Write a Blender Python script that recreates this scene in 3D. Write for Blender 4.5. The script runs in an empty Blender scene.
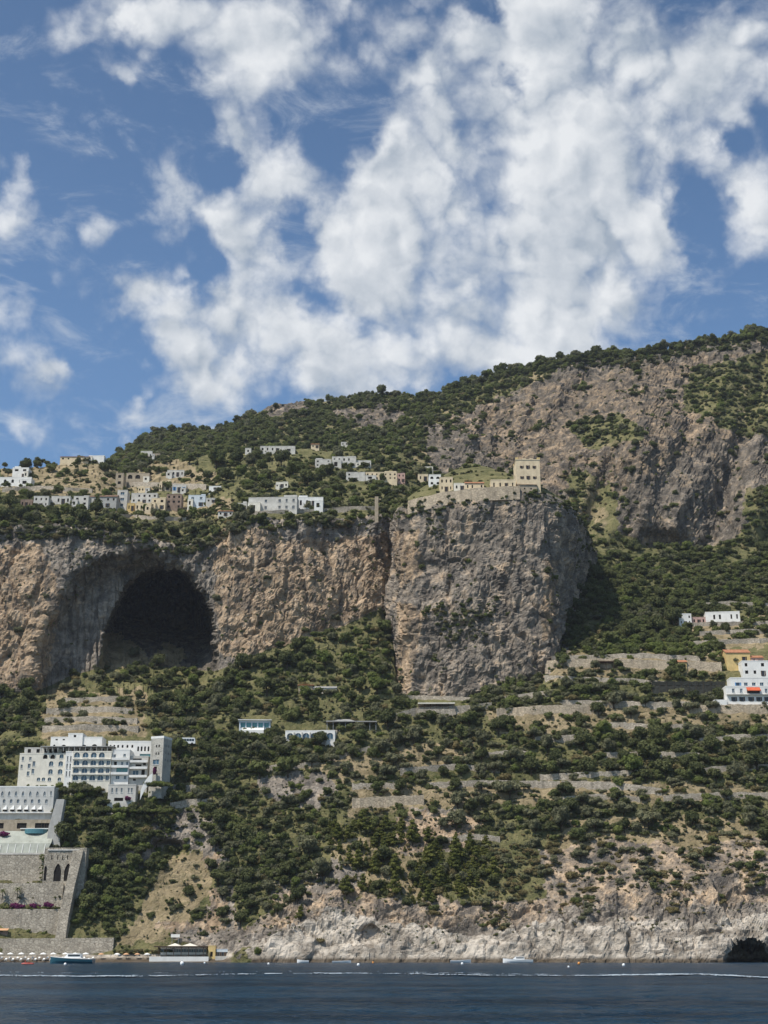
import bpy, math, random
import numpy as np
from mathutils import Vector, Matrix
R = math.radians
rng = np.random.default_rng(7)
random.seed(7)
scene = bpy.context.scene
COL = scene.collection

# ------------------------------------------------------------------ camera geometry
F = 1300.0                      # focal length in pixels of a 768 x 1024 frame
HC = 3.0                        # eye height above the sea (standing in a boat)
PITCH = math.atan((954.0 - 512.0) / F)
CP, SP = math.cos(PITCH), math.sin(PITCH)

def z_of(v, Y):                 # height of the point seen at row v at distance Y
    k = (512.0 - v) / F
    return HC + Y * (SP + k * CP) / (CP - k * SP)
def v_of(Y, Z):
    f = Y * CP + (Z - HC) * SP
    return 512.0 - F * (-Y * SP + (Z - HC) * CP) / f
def x_of(u, Y, Z):
    return (u - 384.0) / F * (Y * CP + (Z - HC) * SP)
def world(u, v, Y):
    Z = z_of(v, Y)
    return np.stack([x_of(u, Y, Z), np.broadcast_to(Y, np.shape(Z)) + 0.0 * Z, Z], -1)
def project(P):
    f = P[..., 1] * CP + (P[..., 2] - HC) * SP
    return 384.0 + F * P[..., 0] / f, v_of(P[..., 1], P[..., 2])

cam_d = bpy.data.cameras.new('camera')
cam = bpy.data.objects.new('camera', cam_d)
COL.objects.link(cam)
cam_d.sensor_fit = 'VERTICAL'
cam_d.sensor_height = 36.0
cam_d.lens = 36.0 * F / 1024.0
cam_d.clip_start = 0.5
cam_d.clip_end = 30000.0
cam.location = (0, 0, HC)
cam.rotation_euler = (math.pi / 2 + PITCH, 0, 0)
scene.camera = cam

# ------------------------------------------------------------------ noise (numpy gradient noise)
_perm = np.random.default_rng(3).permutation(256)
_perm = np.concatenate([_perm, _perm, _perm])
_g = np.random.default_rng(5).normal(size=(256, 3))
_g /= np.linalg.norm(_g, axis=1, keepdims=True)
def perlin(p):
    sh = p.shape[:-1]
    p = p.reshape(-1, 3)
    i = np.floor(p).astype(np.int64)
    f = p - i
    i &= 255
    w = f * f * f * (f * (f * 6 - 15) + 10)
    out = np.zeros(len(p))
    for dx in (0, 1):
        for dy in (0, 1):
            for dz in (0, 1):
                h = _perm[_perm[_perm[(i[:, 0] + dx) & 255] + ((i[:, 1] + dy) & 255)] + ((i[:, 2] + dz) & 255)]
                g = _g[h]
                d = g[:, 0] * (f[:, 0] - dx) + g[:, 1] * (f[:, 1] - dy) + g[:, 2] * (f[:, 2] - dz)
                out += d * (w[:, 0] if dx else 1 - w[:, 0]) * (w[:, 1] if dy else 1 - w[:, 1]) * (w[:, 2] if dz else 1 - w[:, 2])
    return (out * 1.5).reshape(sh)
def fbm(p, octv=4, gain=0.5, lac=2.03):
    a, s, o = 1.0, 0.0, 0.0
    q = p.copy()
    for k in range(octv):
        o = o + a * perlin(q)
        s += a
        a *= gain
        q = q * lac + 17.3
    return o / s
def ridged(p, octv=4, gain=0.5, lac=2.07):
    a, s, o = 1.0, 0.0, 0.0
    q = p.copy()
    for k in range(octv):
        o = o + a * (1 - 2 * np.abs(perlin(q)))
        s += a
        a *= gain
        q = q * lac + 9.1
    return o / s
def sstep(a, b, x):
    t = np.clip((x - a) / (b - a), 0, 1)
    return t * t * (3 - 2 * t)
def uvnoise(u, v, sc, seed=0.0, octv=3):
    return fbm(np.stack([u / sc, v / sc, np.full(np.shape(u), seed + 0.37)], -1), octv)
def inpoly(u, v, poly):
    r = np.zeros(np.shape(u), bool)
    n = len(poly)
    for k in range(n):
        x0, y0 = poly[k]
        x1, y1 = poly[(k + 1) % n]
        if y0 == y1:
            continue
        c = (y0 > v) != (y1 > v)
        r ^= c & (u < (x1 - x0) * (v - y0) / (y1 - y0) + x0)
    return r
def soft(u, v, polys, jit=7.0, seed=0.0):
    ju = u + jit * uvnoise(u, v, 14.0, seed + 1)+ 0.5 * jit * uvnoise(u, v, 5.0, seed + 5)
    jv = v + jit * uvnoise(u, v, 14.0, seed + 31)+ 0.5 * jit * uvnoise(u, v, 5.0, seed + 35)
    m = np.zeros(np.shape(u), bool)
    for p in polys:
        m |= inpoly(ju, jv, p)
    return m.astype(float)

# ------------------------------------------------------------------ object helpers
def link(name, mesh, parent=None, loc=None, rotz=0.0):
    o = bpy.data.objects.new(name, mesh)
    COL.objects.link(o)
    if parent is not None:
        o.parent = parent
    if loc is not None:
        o.location = loc
    o.rotation_euler = (0, 0, rotz)
    return o
def tag(o, label=None, cat=None, group=None, kind=None):
    if label: o['label'] = label
    if cat: o['category'] = cat
    if group: o['group'] = group
    if kind: o['kind'] = kind
    return o
def thing(name, label, cat, loc, rotz=0.0, group=None):
    return tag(link(name, None, None, loc, rotz), label, cat, group)

class MB:
    """collects shapes and links them as one mesh object"""
    def __init__(self):
        self.v, self.f, self.m = [], [], []
    def face(self, pts, m=0):
        n = len(self.v)
        self.v += [tuple(p) for p in pts]
        self.f.append(tuple(range(n, n + len(pts))))
        self.m.append(m)
    def box(self, x0, x1, y0, y1, z0, z1, m=0):
        n = len(self.v)
        self.v += [(x0, y0, z0), (x1, y0, z0), (x1, y1, z0), (x0, y1, z0), (x0, y0, z1), (x1, y0, z1), (x1, y1, z1), (x0, y1, z1)]
        for q in ((0, 1, 5, 4), (1, 2, 6, 5), (2, 3, 7, 6), (3, 0, 4, 7), (4, 5, 6, 7), (3, 2, 1, 0)):
            self.f.append(tuple(n + k for k in q))
            self.m.append(m)
        return self
    def loft(self, rings, m=0, cap=True, close=True):
        n0 = len(self.v)
        k = len(rings[0])
        for r in rings:
            self.v += [tuple(p) for p in r]
        for a in range(len(rings) - 1):
            for b in range(k if close else k - 1):
                c = (b + 1) % k
                self.f.append((n0 + a * k + b, n0 + a * k + c, n0 + (a + 1) * k + c, n0 + (a + 1) * k + b))
                self.m.append(m)
        if cap:
            self.f.append(tuple(n0 + b for b in reversed(range(k))))
            self.m.append(m)
            self.f.append(tuple(n0 + (len(rings) - 1) * k + b for b in range(k)))
            self.m.append(m)
        return self
    def tube(self, path, rad, k=6, m=0):
        rings = []
        path = [Vector(p) for p in path]
        for i, p in enumerate(path):
            d = (path[min(i + 1, len(path) - 1)] - path[max(i - 1, 0)]).normalized()
            a = d.orthogonal().normalized()
            b = d.cross(a)
            r = rad[i] if isinstance(rad, (list, tuple)) else rad
            rings.append([p + a * (r * math.cos(2 * math.pi * j / k)) + b * (r * math.sin(2 * math.pi * j / k)) for j in range(k)])
        return self.loft(rings, m)
    def lathe(self, prof, c=(0, 0, 0), k=12, m=0, cap=True):
        return self.loft([[(c[0] + r * math.cos(2 * math.pi * j / k), c[1] + r * math.sin(2 * math.pi * j / k), c[2] + z) for j in range(k)] for r, z in prof], m, cap)
    def mesh(self, name, mats, smooth=False):
        me = bpy.data.meshes.new(name)
        me.from_pydata(self.v, [], self.f)
        for mm in (mats if isinstance(mats, (list, tuple)) else [mats]):
            me.materials.append(mm)
        me.polygons.foreach_set('material_index', self.m)
        if smooth:
            me.polygons.foreach_set('use_smooth', [True] * len(self.f))
        me.update()
        return me
    def build(self, name, mats, parent=None, loc=None, rotz=0.0, smooth=False):
        return link(name, self.mesh(name, mats, smooth), parent, loc, rotz)

def big_mesh(name, V, Q, mats, attrs=None, smooth=True):
    me = bpy.data.meshes.new(name)
    V = np.ascontiguousarray(V, dtype=np.float32)
    Q = np.ascontiguousarray(Q, dtype=np.int32)
    me.vertices.add(len(V))
    me.vertices.foreach_set('co', V.ravel())
    me.loops.add(Q.size)
    me.loops.foreach_set('vertex_index', Q.ravel())
    me.polygons.add(len(Q))
    me.polygons.foreach_set('loop_start', np.arange(0, Q.size, Q.shape[1], dtype=np.int32))
    me.polygons.foreach_set('use_smooth', np.full(len(Q), smooth))
    for mm in (mats if isinstance(mats, (list, tuple)) else [mats]):
        me.materials.append(mm)
    me.update(calc_edges=True)
    for k, a in (attrs or {}).items():
        at = me.attributes.new(k, 'FLOAT', 'POINT')
        at.data.foreach_set('value', np.ascontiguousarray(a, dtype=np.float32).ravel())
    return me
def grid_quads(r, c):
    i = np.arange((r - 1) * (c - 1))
    a = (i // (c - 1)) * c + i % (c - 1)
    return np.stack([a, a + 1, a + c + 1, a + c], -1)

# ------------------------------------------------------------------ materials
class NT:
    def __init__(self, name):
        self.mat = bpy.data.materials.new(name)
        self.mat.use_nodes = True
        self.t = self.mat.node_tree
        self.t.nodes.clear()
        self.out = self.n('ShaderNodeOutputMaterial')
    def n(self, typ, **kw):
        nd = self.t.nodes.new(typ)
        for k, v in kw.items():
            if k.startswith('i_'):
                nd.inputs[k[2:].replace('_', ' ')].default_value = v
            else:
                setattr(nd, k, v)
        return nd
    def l(self, a, b):
        self.t.links.new(a, b)
    def val(self, sock, x):
        if hasattr(x, 'is_linked') or isinstance(x, bpy.types.NodeSocket):
            self.l(x, sock)
        else:
            sock.default_value = x
    def math(self, op, a, b=0.0, c=None, clamp=False):
        nd = self.n('ShaderNodeMath', operation=op, use_clamp=clamp)
        self.val(nd.inputs[0], a)
        self.val(nd.inputs[1], b)
        if c is not None: self.val(nd.inputs[2], c)
        return nd.outputs[0]
    def ss(self, a, b, x):
        nd = self.n('ShaderNodeMapRange', interpolation_type='SMOOTHSTEP')
        self.val(nd.inputs['Value'], x)
        nd.inputs['From Min'].default_value = a
        nd.inputs['From Max'].default_value = b
        return nd.outputs[0]
    def mix(self, f, a, b, blend='MIX'):
        nd = self.n('ShaderNodeMix', data_type='RGBA', blend_type=blend)
        self.val(nd.inputs[0], f)
        for s, x in ((nd.inputs[6], a), (nd.inputs[7], b)):
            if isinstance(x, (tuple, list)):
                s.default_value = (x[0], x[1], x[2], 1)
            else:
                self.l(x, s)
        return nd.outputs[2]
    def pos(self, sx=1, sy=1, sz=1):
        g = self.n('ShaderNodeNewGeometry')
        mp = self.n('ShaderNodeMapping')
        mp.inputs['Scale'].default_value = (sx, sy, sz)
        self.l(g.outputs['Position'], mp.inputs['Vector'])
        return mp.outputs[0]
    def noise(self, vec, scale, detail=4, rough=0.55, dist=0.0):
        nd = self.n('ShaderNodeTexNoise')
        self.l(vec, nd.inputs['Vector'])
        nd.inputs['Scale'].default_value = scale
        nd.inputs['Detail'].default_value = detail
        nd.inputs['Roughness'].default_value = rough
        nd.inputs['Distortion'].default_value = dist
        return nd.outputs[0]
    def attr(self, name):
        return self.n('ShaderNodeAttribute', attribute_name=name).outputs['Fac']
    def bump(self, h, strength, dist):
        nd = self.n('ShaderNodeBump')
        nd.inputs['Strength'].default_value = strength
        nd.inputs['Distance'].default_value = dist
        self.l(h, nd.inputs['Height'])
        return nd.outputs[0]
    def bsdf(self, col, rough=0.8, spec=0.3, normal=None, metal=0.0):
        b = self.n('ShaderNodeBsdfPrincipled')
        if isinstance(col, (tuple, list)):
            b.inputs['Base Color'].default_value = (col[0], col[1], col[2], 1)
        else:
            self.l(col, b.inputs['Base Color'])
        b.inputs['Roughness'].default_value = rough
        b.inputs['Specular IOR Level'].default_value = spec
        b.inputs['Metallic'].default_value = metal
        if normal is not None:
            self.l(normal, b.inputs['Normal'])
        self.l(b.outputs[0], self.out.inputs['Surface'])
        return b

def mat_terrain():
    m = NT('limestone_and_earth')
    p = m.pos()
    n40 = m.noise(p, 1 / 45.0, 5, 0.6)
    n8 = m.noise(p, 1 / 9.0, 8, 0.68, 0.4)
    n2 = m.noise(p, 1 / 2.2, 6, 0.7)
    streak = m.noise(m.pos(1, 1, 0.14), 1 / 5.0, 6, 0.62, 0.3)
    vor = m.n('ShaderNodeTexVoronoi', feature='DISTANCE_TO_EDGE')
    m.l(m.n('ShaderNodeVectorMath', operation='ADD').outputs[0], vor.inputs['Vector'])
    vm = vor.inputs['Vector'].links[0].from_node
    m.l(p, vm.inputs[0])
    nz = m.n('ShaderNodeTexNoise')
    m.l(p, nz.inputs['Vector'])
    nz.inputs['Scale'].default_value = 0.25
    sc = m.n('ShaderNodeVectorMath', operation='SCALE')
    m.l(nz.outputs['Color'], sc.inputs[0])
    sc.inputs['Scale'].default_value = 5.0
    m.l(sc.outputs[0], vm.inputs[1])
    vor.inputs['Scale'].default_value = 0.2
    crack = m.ss(0.0, 0.10, vor.outputs['Distance'])
    strata = m.noise(m.pos(0.10, 0.10, 0.75), 1 / 2.6, 5, 0.62, 0.6)
    blot = m.noise(p, 1 / 4.2, 7, 0.72, 0.5)
    # bare cliff limestone: grey, warm where the face is freshly broken, dark water streaks
    warm = m.ss(0.25, 0.75, m.math('ADD', m.attr('warm'), m.math('MULTIPLY', m.math('SUBTRACT', n8, 0.5), 2.2)))
    grey = m.mix(m.ss(0.34, 0.66, n8), (0.135, 0.113, 0.092), (0.37, 0.315, 0.255))
    ochre = m.mix(m.ss(0.34, 0.68, n8), (0.23, 0.162, 0.102), (0.56, 0.41, 0.27))
    rock = m.mix(warm, grey, ochre)
    rock = m.mix(m.math('MULTIPLY', m.ss(0.5, 0.66, blot), 0.62), rock, (0.075, 0.066, 0.056))
    rock = m.mix(m.math('MULTIPLY', m.ss(0.5, 0.62, streak), 0.62), rock, (0.08, 0.074, 0.068))
    rock = m.mix(m.math('MULTIPLY', m.ss(0.53, 0.64, strata), 0.4), rock, (0.1, 0.085, 0.07))
    rock = m.mix(m.math('MULTIPLY', m.ss(0.54, 0.7, n2), 0.55), rock, (0.52, 0.46, 0.38))
    rock = m.mix(m.math('MULTIPLY', m.math('SUBTRACT', 1.0, crack), 0.16), rock, (0.07, 0.062, 0.055))
    rock = m.mix(m.math('MULTIPLY', m.attr('weathered'), m.ss(0.2, 0.6, m.noise(p, 1 / 16.0, 6, 0.65))), rock, m.mix(1.0, rock, (0.5, 0.5, 0.49), 'MULTIPLY'))  # darker grey rock; in the cave this is shade painted into the colour
    # pale wave-washed limestone
    pale = m.mix(m.ss(0.32, 0.66, n8), (0.2, 0.17, 0.135), (0.6, 0.53, 0.44))
    pale = m.mix(m.math('MULTIPLY', m.ss(0.5, 0.66, blot), 0.7), pale, (0.13, 0.105, 0.08))
    pale = m.mix(m.math('MULTIPLY', m.ss(0.52, 0.66, strata), 0.5), pale, (0.15, 0.125, 0.1))
    pale = m.mix(m.math('MULTIPLY', m.ss(0.5, 0.7, n2), 0.4), pale, (0.2, 0.17, 0.13))
    g = m.n('ShaderNodeSeparateXYZ')
    m.l(p, g.inputs[0])
    wet = m.math('SUBTRACT', 1.0, m.ss(0.0, 1.5, m.math('ADD', g.outputs['Z'], m.math('MULTIPLY', n8, -1.6))))
    pale = m.mix(m.math('MULTIPLY', wet, 0.85), pale, (0.07, 0.05, 0.03))
    # dry earth and straw
    dry = m.mix(m.ss(0.3, 0.7, n8), (0.17, 0.135, 0.075), (0.38, 0.295, 0.18))
    dry = m.mix(m.math('MULTIPLY', m.ss(0.48, 0.68, n2), 0.6), dry, (0.11, 0.105, 0.045))
    # grass and low scrub
    green = m.mix(m.ss(0.34, 0.66, n8), (0.08, 0.083, 0.034), (0.18, 0.165, 0.075))
    green = m.mix(m.math('MULTIPLY', m.ss(0.45, 0.68, n2), 0.6), green, (0.22, 0.18, 0.09))
    green = m.mix(m.math('MULTIPLY', m.ss(0.52, 0.68, blot), 0.6), green, (0.035, 0.042, 0.016))
    def sel(a):
        return m.ss(0.35, 0.65, m.math('ADD', m.attr(a), m.math('MULTIPLY', m.math('SUBTRACT', n8, 0.5), 0.9)))
    c = m.mix(sel('dry'), green, dry)
    c = m.mix(sel('rock'), c, rock)
    c = m.mix(sel('pale'), c, pale)
    h = m.math('ADD', m.math('MULTIPLY', n8, 1.6), m.math('ADD', m.math('MULTIPLY', n2, 0.6), m.math('MULTIPLY', crack, 0.15)))
    m.bsdf(c, 0.95, 0.1, m.bump(h, 0.9, 1.3))
    return m.mat

def mat_plain(name, col, rough=0.75, spec=0.25, var=0.25, scale=0.6, streak=0.25, bump=0.0, metal=0.0):
    m = NT(name)
    n1 = m.noise(m.pos(), scale, 6, 0.62)
    n2 = m.noise(m.pos(1, 1, 0.12), scale * 2.2, 5, 0.6)
    dark = tuple(c * (1 - var) for c in col)
    c = m.mix(m.ss(0.32, 0.68, n1), dark, col)
    st = (col[0] * 0.52, col[1] * 0.48, col[2] * 0.42)
    c = m.mix(m.math('MULTIPLY', m.ss(0.52, 0.72, n2), streak), c, st)
    m.bsdf(c, rough, spec, m.bump(n1, bump, 0.2) if bump else None, metal)
    return m.mat
def mat_stone(name, a, b, mortar, scale=1.0):
    m = NT(name)
    p = m.pos(1, 1, 1.5)
    vo = m.n('ShaderNodeTexVoronoi', feature='F1')
    m.l(p, vo.inputs['Vector'])
    vo.inputs['Scale'].default_value = scale
    ve = m.n('ShaderNodeTexVoronoi', feature='DISTANCE_TO_EDGE')
    m.l(p, ve.inputs['Vector'])
    ve.inputs['Scale'].default_value = scale
    sep = m.n('ShaderNodeSeparateColor')
    m.l(vo.outputs['Color'], sep.inputs[0])
    c = m.mix(sep.outputs[0], a, b)
    n = m.noise(m.pos(), 0.22, 6, 0.65)
    st = m.noise(m.pos(1, 1, 0.15), 0.5, 5, 0.6)
    c = m.mix(m.math('MULTIPLY', m.ss(0.42, 0.7, n), 0.65), c, tuple(x * 0.5 for x in a))
    c = m.mix(m.math('MULTIPLY', m.ss(0.52, 0.7, st), 0.4), c, (0.1, 0.09, 0.07))
    e = m.ss(0.0, 0.09, ve.outputs['Distance'])
    c = m.mix(m.math('MULTIPLY', m.math('SUBTRACT', 1.0, e), 0.6), c, mortar)
    m.bsdf(c, 0.95, 0.1, m.bump(m.math('ADD', e, sep.outputs[1]), 0.6, 0.25))
    return m.mat
def mat_leaf(name, a, b, c3=None):
    m = NT(name)
    oi = m.n('ShaderNodeObjectInfo')
    n = m.noise(m.pos(), 1 / 28.0, 3, 0.6)
    f = m.math('ADD', m.math('MULTIPLY', oi.outputs['Random'], 0.65), m.math('MULTIPLY', m.ss(0.3, 0.7, n), 0.35))
    c = m.mix(f, a, b)
    if c3:
        c = m.mix(m.math('MULTIPLY', m.ss(0.8, 1.0, oi.outputs['Random']), 0.7), c, c3)
    n2 = m.noise(m.pos(), 1.1, 3, 0.6)
    c = m.mix(m.math('MULTIPLY', m.ss(0.45, 0.7, n2), 0.4), c, tuple(min(1, x * 1.7) for x in b))
    d = m.n('ShaderNodeBsdfDiffuse')
    t = m.n('ShaderNodeBsdfTranslucent')
    m.l(c, d.inputs[0])
    m.l(c, t.inputs[0])
    mx = m.n('ShaderNodeMixShader')
    mx.inputs[0].default_value = 0.38
    m.l(d.outputs[0], mx.inputs[1])
    m.l(t.outputs[0], mx.inputs[2])
    m.l(mx.outputs[0], m.out.inputs['Surface'])
    return m.mat
def mat_tiles(name, a, b):
    m = NT(name)
    w = m.n('ShaderNodeTexWave', wave_type='BANDS', bands_direction='X')
    m.l(m.pos(), w.inputs['Vector'])
    w.inputs['Scale'].default_value = 1.6
    w.inputs['Distortion'].default_value = 0.6
    n = m.noise(m.pos(), 0.9, 6, 0.65)
    c = m.mix(m.ss(0.3, 0.7, n), a, b)
    c = m.mix(m.math('MULTIPLY', w.outputs['Fac'], 0.35), c, tuple(x * 0.55 for x in a))
    m.bsdf(c, 0.9, 0.15, m.bump(w.outputs['Fac'], 0.5, 0.1))
    return m.mat

M = {}
M['terrain'] = mat_terrain()
M['white'] = mat_plain('white_limewash', (0.8, 0.78, 0.73), 0.8, 0.2, 0.12, 0.4, 0.16)
M['cream'] = mat_plain('cream_plaster', (0.76, 0.71, 0.6), 0.85, 0.2, 0.16, 0.4, 0.2)
M['offwhite'] = mat_plain('weathered_white_plaster', (0.62, 0.59, 0.53), 0.85, 0.2, 0.25, 0.4, 0.35)
M['grey'] = mat_plain('grey_render', (0.42, 0.41, 0.38), 0.9, 0.2, 0.22, 0.4, 0.3)
M['paleblue'] = mat_plain('pale_blue_plaster', (0.6, 0.65, 0.68), 0.85, 0.2, 0.15, 0.4, 0.2)
M['yellow'] = mat_plain('ochre_yellow_plaster', (0.68, 0.5, 0.22), 0.85, 0.2, 0.18, 0.4, 0.25)
M['sand'] = mat_plain('sand_plaster', (0.74, 0.6, 0.4), 0.85, 0.2, 0.22, 0.4, 0.3)
M['pink'] = mat_plain('faded_pink_plaster', (0.55, 0.36, 0.3), 0.85, 0.2, 0.2, 0.4, 0.25)
M['brown'] = mat_plain('raw_brown_block', (0.3, 0.22, 0.17), 0.95, 0.1, 0.35, 0.5, 0.35)
M['beige'] = mat_plain('beige_ruin_plaster', (0.45, 0.37, 0.27), 0.95, 0.1, 0.3, 0.5, 0.4)
M['roofgrey'] = mat_plain('grey_flat_roofing', (0.36, 0.35, 0.33), 0.95, 0.1, 0.25)
M['tile'] = mat_tiles('terracotta_roof_tiles', (0.36, 0.15, 0.08), (0.5, 0.25, 0.14))
M['tilebrown'] = mat_tiles('brown_roof_tiles', (0.16, 0.1, 0.07), (0.25, 0.16, 0.11))
M['palegreen'] = mat_plain('pale_lichened_roof_slab', (0.4, 0.41, 0.35), 0.9, 0.15, 0.22, 0.35, 0.4)
M['slate'] = mat_stone('grey_hotel_stone', (0.56, 0.53, 0.46), (0.48, 0.455, 0.4), (0.4, 0.375, 0.33), 1.2)
M['palegrey'] = mat_plain('pale_grey_plaster', (0.6, 0.585, 0.54), 0.85, 0.2, 0.2, 0.4, 0.3)
M['glass'] = mat_plain('dark_window_glass', (0.035, 0.05, 0.065), 0.15, 0.5, 0.4, 0.3, 0.0)
M['blueglass'] = mat_plain('blue_window_glass', (0.06, 0.12, 0.17), 0.15, 0.5, 0.4, 0.3, 0.0)
M['teal'] = mat_plain('teal_glass_band', (0.09, 0.28, 0.28), 0.12, 0.5, 0.2, 0.3, 0.0)
M['dark'] = mat_plain('dark_interior', (0.03, 0.027, 0.025), 0.95, 0.05, 0.3)
M['timber'] = mat_plain('dark_timber', (0.09, 0.06, 0.04), 0.85, 0.2, 0.3)
M['metal'] = mat_plain('painted_grey_metal', (0.3, 0.31, 0.32), 0.5, 0.4, 0.15)
M['blue'] = mat_plain('blue_painted_wood', (0.12, 0.3, 0.55), 0.6, 0.3, 0.2)
M['awning'] = mat_plain('orange_red_awning_cloth', (0.6, 0.13, 0.06), 0.85, 0.1, 0.15)
M['canvas'] = mat_plain('white_canvas', (0.8, 0.79, 0.75), 0.9, 0.1, 0.08, 0.8, 0.05)
M['orangecloth'] = mat_plain('faded_orange_canvas', (0.62, 0.36, 0.2), 0.9, 0.1, 0.12)
M['boathull'] = mat_plain('dark_teal_gelcoat', (0.02, 0.085, 0.12), 0.25, 0.5, 0.1, 0.3, 0.05)
M['gelcoat'] = mat_plain('white_gelcoat', (0.8, 0.8, 0.78), 0.25, 0.5, 0.06, 0.3, 0.05)
M['red'] = mat_plain('faded_red_plastic', (0.6, 0.12, 0.09), 0.45, 0.4, 0.15)
M['orange'] = mat_plain('orange_plastic', (0.75, 0.3, 0.06), 0.45, 0.4, 0.15)
M['skin'] = mat_plain('tanned_skin', (0.42, 0.25, 0.17), 0.6, 0.3, 0.1)
M['drystone'] = mat_stone('dry_stone_walling', (0.56, 0.485, 0.385), (0.36, 0.31, 0.245), (0.13, 0.11, 0.085), 1.1)
M['ashlar'] = mat_stone('coursed_stone_walling', (0.5, 0.44, 0.35), (0.33, 0.29, 0.23), (0.2, 0.17, 0.13), 0.8)
M['monastery'] = mat_stone('tan_stone_walling', (0.56, 0.46, 0.33), (0.42, 0.34, 0.25), (0.22, 0.18, 0.13), 0.7)
M['net'] = mat_plain('dark_shade_netting', (0.06, 0.06, 0.05), 0.9, 0.1, 0.4, 0.8, 0.2)
M['pool'] = mat_plain('pool_water', (0.07, 0.19, 0.22), 0.08, 0.5, 0.1, 0.5, 0.0)
M['bark'] = mat_plain('bark', (0.1, 0.075, 0.05), 0.95, 0.1, 0.35, 2.0, 0.3)
M['leaf_dark'] = mat_leaf('dark_evergreen_leaves', (0.066, 0.077, 0.036), (0.13, 0.138, 0.06))
M['leaf_mid'] = mat_leaf('mid_green_leaves', (0.1, 0.118, 0.046), (0.17, 0.182, 0.072))
M['leaf_olive'] = mat_leaf('grey_olive_leaves', (0.13, 0.133, 0.078), (0.2, 0.195, 0.112))
M['leaf_bright'] = mat_leaf('bright_green_leaves', (0.115, 0.148, 0.044), (0.19, 0.21, 0.07))
M['leaf_pine'] = mat_leaf('pine_needles', (0.088, 0.104, 0.032), (0.18, 0.18, 0.052))
M['leaf_dry'] = mat_leaf('dry_scrub_leaves', (0.13, 0.115, 0.055), (0.23, 0.185, 0.09))
M['leaf_purple'] = mat_leaf('bougainvillea_flowers', (0.1, 0.02, 0.075), (0.2, 0.045, 0.12))

# ------------------------------------------------------------------ terrain layers
def K(*pairs):
    a = np.array(pairs, float)
    return a[:, 0], a[:, 1]
def at(k, u):
    return np.interp(u, k[0], k[1])
def blur(A, n, axis):
    for _ in range(n):
        B = np.moveaxis(A, axis, 0)
        C = B.copy()
        C[1:-1] = (B[:-2] + 2 * B[1:-1] + B[2:]) / 4
        A = np.moveaxis(C, 0, axis)
    return A
def normals(P):
    du = np.gradient(P, axis=1)
    dv = np.gradient(P, axis=0)
    n = np.cross(du, dv)
    n /= np.linalg.norm(n, axis=-1, keepdims=True) + 1e-9
    flip = n[..., 1:2] > 0          # towards the sea
    return np.where(flip, -n, n)
def worley(p):
    """random value of the nearest cell, and the gap to the next one"""
    i = np.floor(p).astype(np.int64)
    f = p - i
    f1 = np.full(p.shape[:-1], 9.0); f2 = f1.copy(); val = 0 * f1
    for dx in (-1, 0, 1):
        for dy in (-1, 0, 1):
            for dz in (-1, 0, 1):
                h = _perm[_perm[_perm[(i[..., 0] + dx) & 255] + ((i[..., 1] + dy) & 255)] + ((i[..., 2] + dz) & 255)]
                o_ = _g[h] * 0.42 + 0.5
                dd = np.sqrt((dx + o_[..., 0] - f[..., 0]) ** 2 + (dy + o_[..., 1] - f[..., 1]) ** 2 + (dz + o_[..., 2] - f[..., 2]) ** 2)
                n_ = dd < f1
                f2 = np.where(n_, f1, np.minimum(f2, dd))
                val = np.where(n_, (h * 37 % 256) / 255.0, val)
                f1 = np.where(n_, dd, f1)
    return val, f2 - f1
def rock_disp(P, amp):
    q = P * np.array([1, 1, 0.8])
    wq = q + 7.0 * np.stack([fbm(q / 26.0 + 3), fbm(q / 26.0 + 40), fbm(q / 26.0 + 80)], -1)
    wq = wq + 1.6 * np.stack([fbm(q / 5.0 + 3, 2), fbm(q / 5.0 + 40, 2), fbm(q / 5.0 + 80, 2)], -1)
    d = 4.0 * (ridged(wq / 36.0, 3) - 0.35)
    d += 2.3 * fbm(wq / 15.0 + 7, 4, 0.6)
    v1, g1 = worley(wq * np.array([1, 1, 0.5]) / 17.0)
    d += 3.6 * (v1 - 0.5) * sstep(0.0, 0.10, g1) - 1.3 * (1 - sstep(0.0, 0.14, g1))
    v2, g2 = worley(wq * np.array([1, 1, 0.8]) / 5.2 + 11)
    d += 1.3 * (v2 - 0.5) * sstep(0.0, 0.12, g2) - 0.6 * (1 - sstep(0.0, 0.16, g2))
    d += 1.1 * fbm(q / 2.4 + 1, 2, 0.6)
    # slanting bedding ledges
    bd = P @ np.array([0.22, 0.16, 1.0]) + 7.0 * fbm(q / 26.0 + 60, 4)
    sw = bd / 6.5 - np.floor(bd / 6.5)
    d += 1.3 * (sw - 0.5) * sstep(-0.1, 0.3, fbm(q / 24.0 + 90, 3)) + 0.8 * ((bd / 2.7 - np.floor(bd / 2.7)) - 0.5) * sstep(-0.15, 0.3, fbm(q / 14.0 + 70, 2))
    # vertical joints and water flutes
    j = wq * np.array([1, 1, 0.14])
    d += 2.4 * (ridged(j / 10.0 + 11, 3) - 0.35)
    return d * amp
def soft_disp(P, amp):
    return amp * (2.2 * fbm(P / 24.0 + 5, 3) + 0.9 * fbm(P / 6.0 + 2, 3))

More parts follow.
